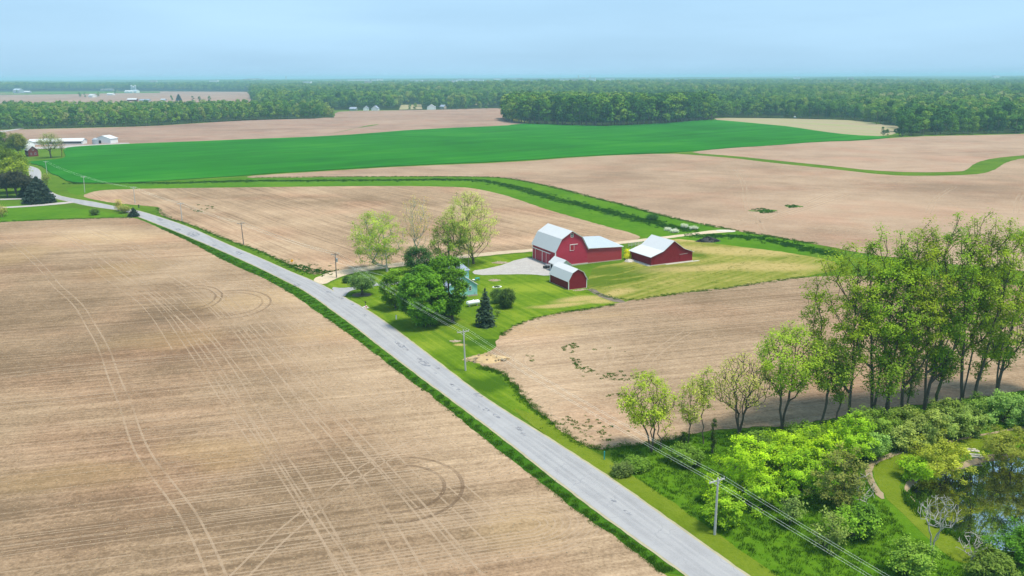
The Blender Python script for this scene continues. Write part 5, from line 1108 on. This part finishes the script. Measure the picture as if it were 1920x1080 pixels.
# strip of verge grass left of the road
vp = VL; rln = np.array(rl)
Q = []
for i in range(len(vp)):
    d = np.hypot(rln[:, 0] - vp[i, 0], rln[:, 1] - vp[i, 1]); j = d.argmin(); D = np.linalg.norm(vp[i]); k = int(40 if D < 160 else 26)
    for _ in range(k): t = rs.random() ** 1.2 * 1.0 - .01; w_ = rs.random(); a_ = vp[i] * (1 - w_) + vp[min(i + 1, len(vp) - 1)] * w_; Q.append(a_ * (1 - t) + rln[j] * t * .93 + rs.normal(0, .22, 2) + (vp[i] * 0 if t > 0 else 0) + rln[j] * t * .07)
Q = np.array(Q); dr = np.array([np.hypot(rln[:, 0] - q[0], rln[:, 1] - q[1]).min() for q in Q]); Q = Q[dr > .9]
do_scatter('verge_grass_tufts', Q, tufts('tuft', 'verge_tuft'), .5, 1.15)
Q = sample_poly([(1144, 842), (1200, 838), (1290, 818), (1400, 806), (1500, 800), (1640, 775), (1840, 760), (1800, 830), (1690, 850), (1630, 880), (1640, 930), (1740, 1030), (1850, 1060), (1900, 1120), (1520, 1120), (1455, 1080), (1330, 990), (1250, 935), (1150, 868)], 3.2)
do_scatter('meadow_grass_tufts', Q, tufts('tuft', 'meadow_tuft', 22, .035, .34, .45), .4, 1.1)
Q = sample_poly([(1690, 900), (1700, 945), (1740, 985), (1850, 1040), (1862, 1030), (1812, 1012), (1765, 990), (1728, 960), (1700, 930), (1694, 908)], 6)
do_scatter('shore_reeds', Q, tufts('tuft', 'reed', 20, .05, .8, .4), .6, 1.3)
def along(pts, width, n, it=2):
    pl = np.array(densify(smooth(G(pts), False, it), False, .004, 1)); i = rs.integers(0, len(pl), n); return pl[i] + rs.normal(0, width / 2, (n, 2))
ditch = [(300, 344), (480, 339), (646, 339), (813, 337), (897, 338), (924, 342.5), (960, 349.4), (1015, 366), (1071, 380), (1127, 394), (1182, 408), (1238, 421), (1290, 432)]
ditch2 = [(1300, 442), (1351, 443), (1418, 445), (1473, 457), (1513, 467), (1560, 478)]
Q = np.concatenate([along(ditch, 4.5, 3000), along(ditch2, 4, 500), along([(130, 344), (300, 343)], 3, 300)])
do_scatter('ditch_vegetation', Q, tufts('tuft_ditch', 'ditch_tuft', 30, .08, .42, .8), .4, 1.2)
Q = along([(480, 333), (702, 331), (913, 331.5), (960, 335), (1043, 352), (1113, 371), (1165, 383), (1238, 404), (1307, 419), (1378, 432), (1459, 446), (1527, 457)], 1.6, 1500)
do_scatter('field_edge_weeds', Q, tufts('tuft', 'edge_tuft', 26, .07, .35, .6), .5, 1.1)
Q = np.concatenate([along([(941, 628), (962, 613), (997, 599), (1040, 589), (1094, 581), (1150, 572)], .8, 320), along([(905, 690), (940, 697), (962, 720), (990, 757), (1031, 791), (1072, 822), (1105, 842), (1200, 837), (1290, 816)], 1.0, 900),
    along([(296, 390), (310, 408), (357, 421), (406, 442), (455, 460), (489, 471), (525, 489), (564, 507), (585, 514), (618, 509)], 1.4, 900), along([(0, 416), (120, 411), (245, 408)], 2, 400), along([(1105, 545), (1165, 566), (1244, 554), (1362, 541), (1502, 520)], 1.2, 500), along([(530, 488), (560, 500), (600, 512)], 3, 120)])
do_scatter('field_margin_weeds', Q, tufts('tuft', 'margin_tuft', 22, .04, .24, .45), .5, 1.1)
Q = np.concatenate([sample_poly([(1052, 652), (1080, 642), (1087, 650), (1075, 664), (1056, 658)], 1.6), sample_poly([(1070, 672), (1080, 672), (1105, 690), (1120, 700), (1100, 700), (1080, 690)], 1.8), sample_poly([(1120, 702), (1150, 698), (1180, 708), (1200, 700), (1180, 718), (1130, 714)], 1.3), sample_poly([(1128, 740), (1170, 738), (1200, 742), (1165, 756), (1140, 750)], 1.0), sample_poly([(980, 665), (1000, 668), (1008, 682), (996, 682)], .8), along([(1068, 792), (1080, 800), (1100, 808), (1130, 820)], 4, 60), sample_poly([(1070, 640), (1200, 640), (1230, 720), (1100, 730)], .03)])
do_scatter('field_weeds', Q, tufts('tuft', 'weed_tuft', 20, .09, .18, .45), .5, 1.1, .05)
Q = np.concatenate([sample_poly([(353, 389), (372, 383), (402, 385), (412, 393), (385, 399), (358, 397)], .09), along([(560, 500), (590, 508), (606, 512)], 4, 120), sample_poly([(1407, 393), (1430, 390), (1457, 398), (1430, 401)], 1.1), sample_poly([(1470, 385), (1490, 384), (1507, 389), (1480, 390)], 1.2)])
do_scatter('sparse_weeds', Q, tufts('tuft_ditch', 'sparse_tuft', 20, .12, .25, .5), .6, 1.2, .05)
Q = sample_poly([(1105, 546), (1180, 496), (1200, 500), (1300, 490), (1262, 449), (1380, 463), (1502, 480), (1502, 519), (1362, 540), (1244, 553)], .5)
do_scatter('dry_meadow_tufts', Q, tufts('tuft_dry', 'dry_tuft', 22, .05, .16, .6), .4, 1.0)
# clods and stones on the near ploughed field
pm = PM(); [sph(pm, (0, 0, 0), .09, 5, 3) for _ in range(1)]; cl = proto('clod_0', pm.mesh('clod', M['earth'])); pm = PM(); sph(pm, (0, 0, 0), .13, 6, 3, .4); cl2 = proto('clod_1', pm.mesh('clod', M['dirt']))
Q = sample_poly([(0, 560), (500, 560), (760, 720), (1000, 900), (1160, 1080), (0, 1080)], .8); do_scatter('soil_clods', Q, [cl, cl2], .3, 1.0, .06)

# ------------------------------------------------------------------ woods
stops_near = [(0, (.022, .080, .022)), (.25, (.045, .13, .020)), (.5, (.085, .20, .020)), (.72, (.15, .26, .024)), (.88, (.23, .30, .05)), (1, (.27, .28, .12))]
M['far_leaf'] = farleaf('wood_leaf', stops_near)
M['far_trunk'] = plain('wood_trunk', (.16, .14, .11), .95, .05)
def wood_tree(i, h, R, hb, nq, size, nl=11):
    r = np.random.default_rng(900 + i); L = []
    for k in range(nl):
        u = r.normal(size=3); u /= np.linalg.norm(u); u[2] = u[2] * 1.0 + .1; q = u * np.array([R * .58, R * .58, (h - hb) * .40]) + np.array([0, 0, (h + hb) / 2]); L.append((q, R * r.uniform(.38, .6)))
    C = []; Nn = []; T = []
    for k in range(nq):
        li = r.integers(0, nl); c, rr_ = L[li]; u = r.normal(size=3); u /= np.linalg.norm(u)
        if u[2] < -.5: u[2] *= -1
        C.append(c + u * rr_ * np.array([1, 1, .85]) * r.uniform(.85, 1.05)); v = u + r.normal(0, .35, 3) + np.array([0, 0, .55]); Nn.append(v / np.linalg.norm(v)); T.append(li / nl * .7 + r.random() * .3)
    V = quads(np.array(C), np.array(Nn), size * r.uniform(.7, 1.2, nq), .8, r)
    return leaf_mesh('wood_crown', V, T, M['far_leaf'])
M['far_canopy'] = farleaf('far_canopy', [(0, (.02, .07, .02)), (.3, (.035, .10, .02)), (.6, (.06, .14, .022)), (1, (.11, .17, .04))])
WM = [wood_tree(i, 22, 5.6 + .5 * (i % 3), 2.5 if i % 2 else 1.5, 520, .85) for i in range(7)]
WW = [wood_tree(20 + i, 22, 7.4 + 1.1 * (i % 3), 1.5, 620, .95, 8) for i in range(6)]
tm = PM().tube([(0, 0, 0), (0, 0, 9), (.2, 0, 17)], [.38, .3, .12], 6).mesh('wood_trunk', M['far_trunk'])
def wood_individual(P, h, group, label, name='wood_tree'):
    wide = bool(group) and ('right' in group or 'stubble' in group)
    e = bpy.data.objects.new(name, None); COL.objects.link(e); e.location = (P[0], P[1], 0); e.rotation_euler = (0, 0, rs.uniform(0, 6.28)); s_ = h / 22; e.scale = (s_ * rs.uniform(.85, 1.15), s_ * rs.uniform(.85, 1.15), s_)
    tag(e, label, 'tree', group); c = ob('crown', (WW if wide else WM)[rs.integers(0, 6)], e); ob('trunk', tm, e); return e
def rows(pts, nrows, gap, sp, h0, h1, group, label, jit=2.0):
    pl = G(pts); out = []
    for r_ in range(nrows):
        acc = rs.uniform(0, sp)
        for i in range(len(pl) - 1):
            a, b_ = pl[i], pl[i + 1]; L = np.linalg.norm(b_ - a)
            while acc < L:
                p = a + (b_ - a) * acc / L; d = p / np.linalg.norm(p); p = p + d * (r_ * gap + 4) + rs.normal(0, jit, 2); f_ = (i + acc / L) / (len(pl) - 1); wood_individual(p, rs.uniform(h0, h1), group, label + ((', %s, %s' % (['front row', 'second row', 'rear row'][r_], ['left end', 'left half', 'right half', 'right end'][min(3, int(f_ * 4))])) if nrows > 1 else ', %s' % ['left end', 'left half', 'right half', 'right end'][min(3, int(f_ * 4))])); out.append(p); acc += sp * rs.uniform(.8, 1.25)
            acc -= L
    return out
rows([(-30, 244), (47, 242), (139, 240), (278, 236.5), (389, 229.5), (480, 224.5), (560, 222.5), (626, 221)], 2, 9, 10.5, 13, 23, 'front trees of the left wood', 'green tree in the long left wood')
rows([(950, 223), (960, 229), (990, 232), (1071, 235.5), (1132, 237), (1182, 235.5), (1238, 232.5), (1288, 228.5), (1336, 224.5)], 3, 9, 8.2, 22, 33, 'trees of the central wood', 'tall tree in the central wood behind the green crop')
rows([(1675, 257), (1700, 255.5), (1745, 254), (1857, 252), (1925, 250)], 2, 9, 13, 14, 19, 'front trees of the right wood', 'broad yellow-green tree of the right wood')
rows([(1642, 233), (1665, 233), (1690, 236)], 2, 8, 9, 19, 22, 'pale grove beside the stubble field', 'pale olive tree in the grove by the stubble field')
rows([(1338, 219.5), (1440, 220.5), (1530, 222.5), (1610, 225.5), (1645, 231)], 1, 8, 11, 17, 22, 'trees along the stubble field', 'green tree in the treeline behind the stubble field')
for (x, y, h) in ((1656, 256, 9), (1663, 257, 7)):
    wood_individual(at(x, y), h, None, 'small lone green tree at the corner of the green crop' if h == 9 else 'smallest bushy tree beside the lone corner tree')
WS = [proto('wood_%d' % i, m) for i, m in enumerate(WM)]; WWS = [proto('wide_wood_%d' % i, m) for i, m in enumerate(WW)]
def fill(name, pts, sp, h0, h1, protos, excl=(), base_h=22.0, amp=0):
    P = G(pts) if not isinstance(pts[0], np.ndarray) else pts; A = np.array(P); lo, hi = A.min(0), A.max(0)
    gx, gy = np.meshgrid(np.arange(lo[0], hi[0], sp), np.arange(lo[1], hi[1], sp)); Q = np.c_[gx.ravel(), gy.ravel()] + rs.uniform(-.48 * sp, .48 * sp, (gx.size, 2))
    Q = Q[np.abs(Q[:, 0]) < Q[:, 1] * .70 + 60]
    def ins(A, Q):
        X, Y = A[:, 0], A[:, 1]; X2, Y2 = np.roll(X, -1), np.roll(Y, -1); r_ = np.zeros(len(Q), bool)
        for i in range(len(X)):
            c = ((Y[i] > Q[:, 1]) != (Y2[i] > Q[:, 1])) & (Q[:, 0] < (X2[i] - X[i]) * (Q[:, 1] - Y[i]) / (Y2[i] - Y[i] + 1e-12) + X[i]); r_ ^= c
        return r_
    Q = Q[ins(A, Q)]
    for e in excl: Q = Q[~ins(np.array(G(e)), Q)]
    hs = rs.uniform(h0, h1, len(Q)) / base_h
    if amp: hs = hs * (1 + amp * np.sin(Q[:, 0] * .0035 + 1) * np.sin(Q[:, 1] * .0021 + 2))
    def roll(x, y): return .5 + .28 * np.sin(x * .0021 + 1.3 * np.sin(y * .0017)) * np.cos(y * .0031 + .7) + .22 * np.sin(x * .0047 + y * .0038) * np.sin(y * .0062 - x * .0011)
    zz = np.clip((Q[:, 1] - 1500) / 900, 0, 1) * 15 * roll(Q[:, 0], Q[:, 1]) if amp else np.zeros(len(Q))
    scatter(name, np.c_[Q, zz], rs.uniform(0, 6.28, len(Q)), hs, rs.integers(0, len(protos), len(Q)), protos); return len(Q)
fill('left_wood_rear', [(-250, 241), (-30, 238), (47, 237), (139, 236), (278, 232), (389, 226), (480, 221), (560, 219.5), (622, 218.5), (610, 212), (500, 211), (300, 213), (100, 214), (-250, 216)], 10, 13, 22, WS)
fill('central_wood_rear', [(956, 222), (990, 226), (1071, 229), (1132, 230.5), (1182, 229), (1238, 227), (1288, 224), (1330, 221), (1336, 212), (1200, 212), (1050, 210), (960, 209)], 9.5, 23, 33, WS)
CLR = [[(748, 206), (792, 205), (790, 196), (752, 197)], [(880, 197), (926, 196), (922, 190), (884, 191)], [(1050, 168), (1140, 168), (1140, 165), (1050, 165)]]
midp = [(-260, 175), (-260, 165), (0, 165), (2200, 164), (2300, 252), (2000, 249), (1925, 246), (1857, 247), (1745, 249), (1690, 250.5), (1680, 233), (1645, 226), (1610, 222), (1530, 219.5), (1440, 217.5), (1345, 216), (1338, 211), (960, 208), (945, 201), (813, 203.2), (747, 203.2), (640, 204.5), (500, 205), (478, 196), (470, 186), (470, 172), (300, 171), (120, 170.5), (60, 171)]
N1 = fill('middle_woodland', midp, 14.5, 14, 27, WWS, CLR, amp=.12)
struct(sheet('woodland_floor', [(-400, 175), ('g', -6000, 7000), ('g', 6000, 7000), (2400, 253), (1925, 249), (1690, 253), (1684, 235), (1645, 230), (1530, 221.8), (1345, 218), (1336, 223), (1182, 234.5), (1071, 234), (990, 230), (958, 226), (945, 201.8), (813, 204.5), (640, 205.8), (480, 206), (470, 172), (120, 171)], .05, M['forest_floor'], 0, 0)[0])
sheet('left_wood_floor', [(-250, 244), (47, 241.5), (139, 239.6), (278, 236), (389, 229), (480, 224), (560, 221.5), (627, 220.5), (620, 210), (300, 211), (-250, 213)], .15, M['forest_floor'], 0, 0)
sheet('distant_left_field', [(-400, 213), (640, 209), (480, 204), (475, 172.3), (300, 171.4), (215, 172), (120, 177), (60, 175), (-400, 170)], .2, M['brown_soil'], 2, 0, fr=.03)
sheet('distant_pasture', [(-400, 178.5), (60, 177.5), (145, 176.5), (215, 174.8), (300, 174.2), (300, 172), (215, 172.5), (120, 175), (60, 175.5), (-400, 176)], .6, M['waterway'], 1, 0, fr=.03)
sheet('distant_yellow_clearing', [(748, 206), (792, 205), (790, 196), (752, 197)], .3, M['stubble'], 0, 0)
sheet('distant_yellow_clearing', [(880, 197), (926, 196), (922, 190), (884, 191)], .3, M['stubble'], 0, 0)
# loose trees in the distant left fields
for (x, y, h, lab) in [(185, 182.5, 17, 'round tree right of the distant white barn'), (160, 183, 15, 'round tree left of the distant white barn'), (150, 183.5, 16, 'round tree second left of the distant white barn'), (216, 176, 16, 'tree right of the low distant shed'), (221, 175.5, 14, 'second tree right of the low distant shed'),
    (375, 192, 15, 'half-bare tree right of the dark distant conifer'), (362, 191.5, 14, 'thin tree beside the dark distant conifer'), (393, 192, 16, 'rightmost loose tree before the left wood top'), (323, 189, 15, 'bare looking tree left of the dark distant conifer'), (32, 175, 14, 'tree in front of the tall grey horizon barn')]:
    wood_individual(at(x, y), h, None, lab, 'distant_tree')
conifer('dark distant conifer standing in the brown fields beyond the left wood', (335.5, 189), 177, 331, 341, (.02, .04, .03), 94, size=2.2)
for (x, y, h, lab) in [(845, 205, 20, 'tan half-leafed tree by the small pale house'), (856, 206, 22, 'dark round tree right of the small pale house'), (874, 205.5, 16, 'dark upright tree before the yellow clearing'), (900, 205, 13, 'small tree before the yellow clearing'), (912, 205, 13, 'second small tree before the yellow clearing'), (768, 206.5, 12, 'thin tree in the gap of the yellow clearing'), (778, 206.5, 13, 'second thin tree in the gap of the yellow clearing')]:
    wood_individual(at(x, y), h, None, lab, 'distant_tree')
# far canopy: patches of many crowns
def canopy_patch(i):
    r = np.random.default_rng(300 + i); S_ = 170.; V = []; T = []; F = []; I = []
    me_v = []; k = 0
    for c in range(150):
        x, y = r.uniform(-S_ / 2, S_ / 2, 2); h = r.uniform(15, 24); R = r.uniform(7, 11); tt = r.random(); seg = 7
        ring = []
        for lv, (q, z) in enumerate(((1.0, .25), (.95, .62), (.62, .9))):
            for s_ in range(seg):
                a = 6.283 * (s_ + .5 * lv) / seg; w = q * R * r.uniform(.8, 1.15); me_v.append((x + math.cos(a) * w, y + math.sin(a) * w, h * z * r.uniform(.93, 1.05)))
        me_v.append((x, y, h * r.uniform(.98, 1.08)))
        for lv in range(2):
            for s_ in range(seg): a = k + lv * seg + s_; b_ = k + lv * seg + (s_ + 1) % seg; I += [a, b_, b_ + seg, a + seg]; F.append(4); T.append(tt * .6 + r.random() * .4)
        for s_ in range(seg): I += [k + 2 * seg + s_, k + 2 * seg + (s_ + 1) % seg, k + 3 * seg]; F.append(3); T.append(tt * .6 + r.random() * .4)
        k += 3 * seg + 1
    return proto('canopy_%d' % i, raw_mesh('canopy', me_v, F, I, [M['far_canopy']], T))
CPp = [canopy_patch(i) for i in range(5)]
far_poly = [np.array(p, float) for p in ((-6000, 4200), (6000, 4200), (13500, 19000), (-13500, 19000))]
N2 = fill('distant_woodland', far_poly, 125, 16, 25, CPp, [], 22, .25)
print('woods', N1, N2)
# distant town glimpses above the canopy
tr_ = np.random.default_rng(77); kk = 0
adj = ['low white', 'long pale', 'small bright', 'wide grey-white', 'pale cream']
for (x, y, D, w, hh) in [(645, 0, 4700, 30, 28), (818, 0, 4600, 40, 27), (905, 0, 4300, 26, 27), (1002, 0, 5400, 50, 29), (1020, 0, 5600, 40, 30), (1140, 0, 5000, 50, 29), (1350, 0, 5200, 40, 29), (1480, 0, 5600, 40, 30), (420, 0, 5200, 50, 30), (310, 0, 5600, 40, 30), (672, 154, 5200, 60, 29), (688, 154, 5250, 90, 30), (700, 154.5, 5300, 50, 28), (712, 153, 5600, 40, 30), (722, 152.6, 5700, 40, 31), (480, 152, 6500, 60, 34), (492, 151.5, 6600, 90, 38), (505, 152, 6500, 60, 34), (795, 161, 4300, 70, 27), (788, 162, 4250, 60, 26), (868, 154, 5200, 30, 31), (880, 154, 5300, 70, 30), (893, 155, 5150, 60, 29), (858, 162, 3900, 18, 28), (850, 164, 3850, 18, 26), (935, 152, 6000, 50, 31), (962, 152, 6100, 60, 31), (975, 151, 6300, 50, 32), (1108, 150, 4700, 34, 33), (1060, 158, 4500, 60, 27), (1075, 158, 4520, 40, 27), (1262, 162, 4000, 60, 26), (1249, 162, 4020, 40, 26), (1578, 157, 4400, 24, 28), (1842, 147, 6000, 40, 34), (590, 166, 3700, 30, 25), (700, 166, 3700, 30, 25), (980, 165, 3800, 24, 26)]:
    px = (x - 960) / FPX * D; s = thing('distant_building', '%s block %s %s of the hazy town' % (adj[kk % 5], ['at', 'near', 'just by', 'beside'][kk % 4], ['the left end', 'the centre', 'the right part'][0 if x < 640 else 1 if x < 1100 else 2]) + (', %s row' % ['front', 'middle', 'rear', 'upper'][(kk // 5) % 4]), 'building', (px, D, 0), tr_.uniform(-.2, .2), 'distant town buildings')
    PM().box(-w / 2, w / 2, -12, 12, 0, hh + 13.5).build('wall', M['white'] if kk % 3 else M['conc'], s); PM().box(-w / 2 - .6, w / 2 + .6, -12.6, 12.6, hh + 13.51, hh + 15).build('roof', M['roof'], s); kk += 1
for (x, D, hh, lab) in ((1083, 7200, 66, 'left chimney of the far power plant on the horizon'), (1104, 7200, 62, 'right chimney of the far power plant on the horizon'), (551, 6200, 72, 'thin radio mast on the left horizon'), (1049, 6600, 52, 'small water tower on the centre horizon')):
    s = tag(PM().tube([(0, 0, 0), (0, 0, hh)], [6, 4] if 'chimney' in lab else [2.4, 2], 8).build('chimney' if 'chimney' in lab else 'tower', M['conc']), lab, 'tower'); s.location = ((x - 960) / FPX * D, D, 0)
s = thing('power_plant', 'pale blocky power plant between two chimneys on the horizon', 'factory', ((1092 - 960) / FPX * 7200, 7210, 0)); PM().box(-50, 50, -20, 20, 0, 42).box(-18, 14, -16, 16, 42, 50).build('wall', M['conc'], s)

# ------------------------------------------------------------------ haze
n = NT('haze_air'); pv = n.n('VolumePrincipled'); pv.inputs['Color'].default_value = (.52, .88, 1.0, 1); pv.inputs['Density'].default_value = 0.00015; pv.inputs['Anisotropy'].default_value = 0.0
n.t.links.new(pv.outputs[0], n.out.inputs['Volume'])
hz = PM().box(-25000, 25000, -2500, 38000, -2.2, 74).build('haze', n.m); hz['kind'] = 'stuff'
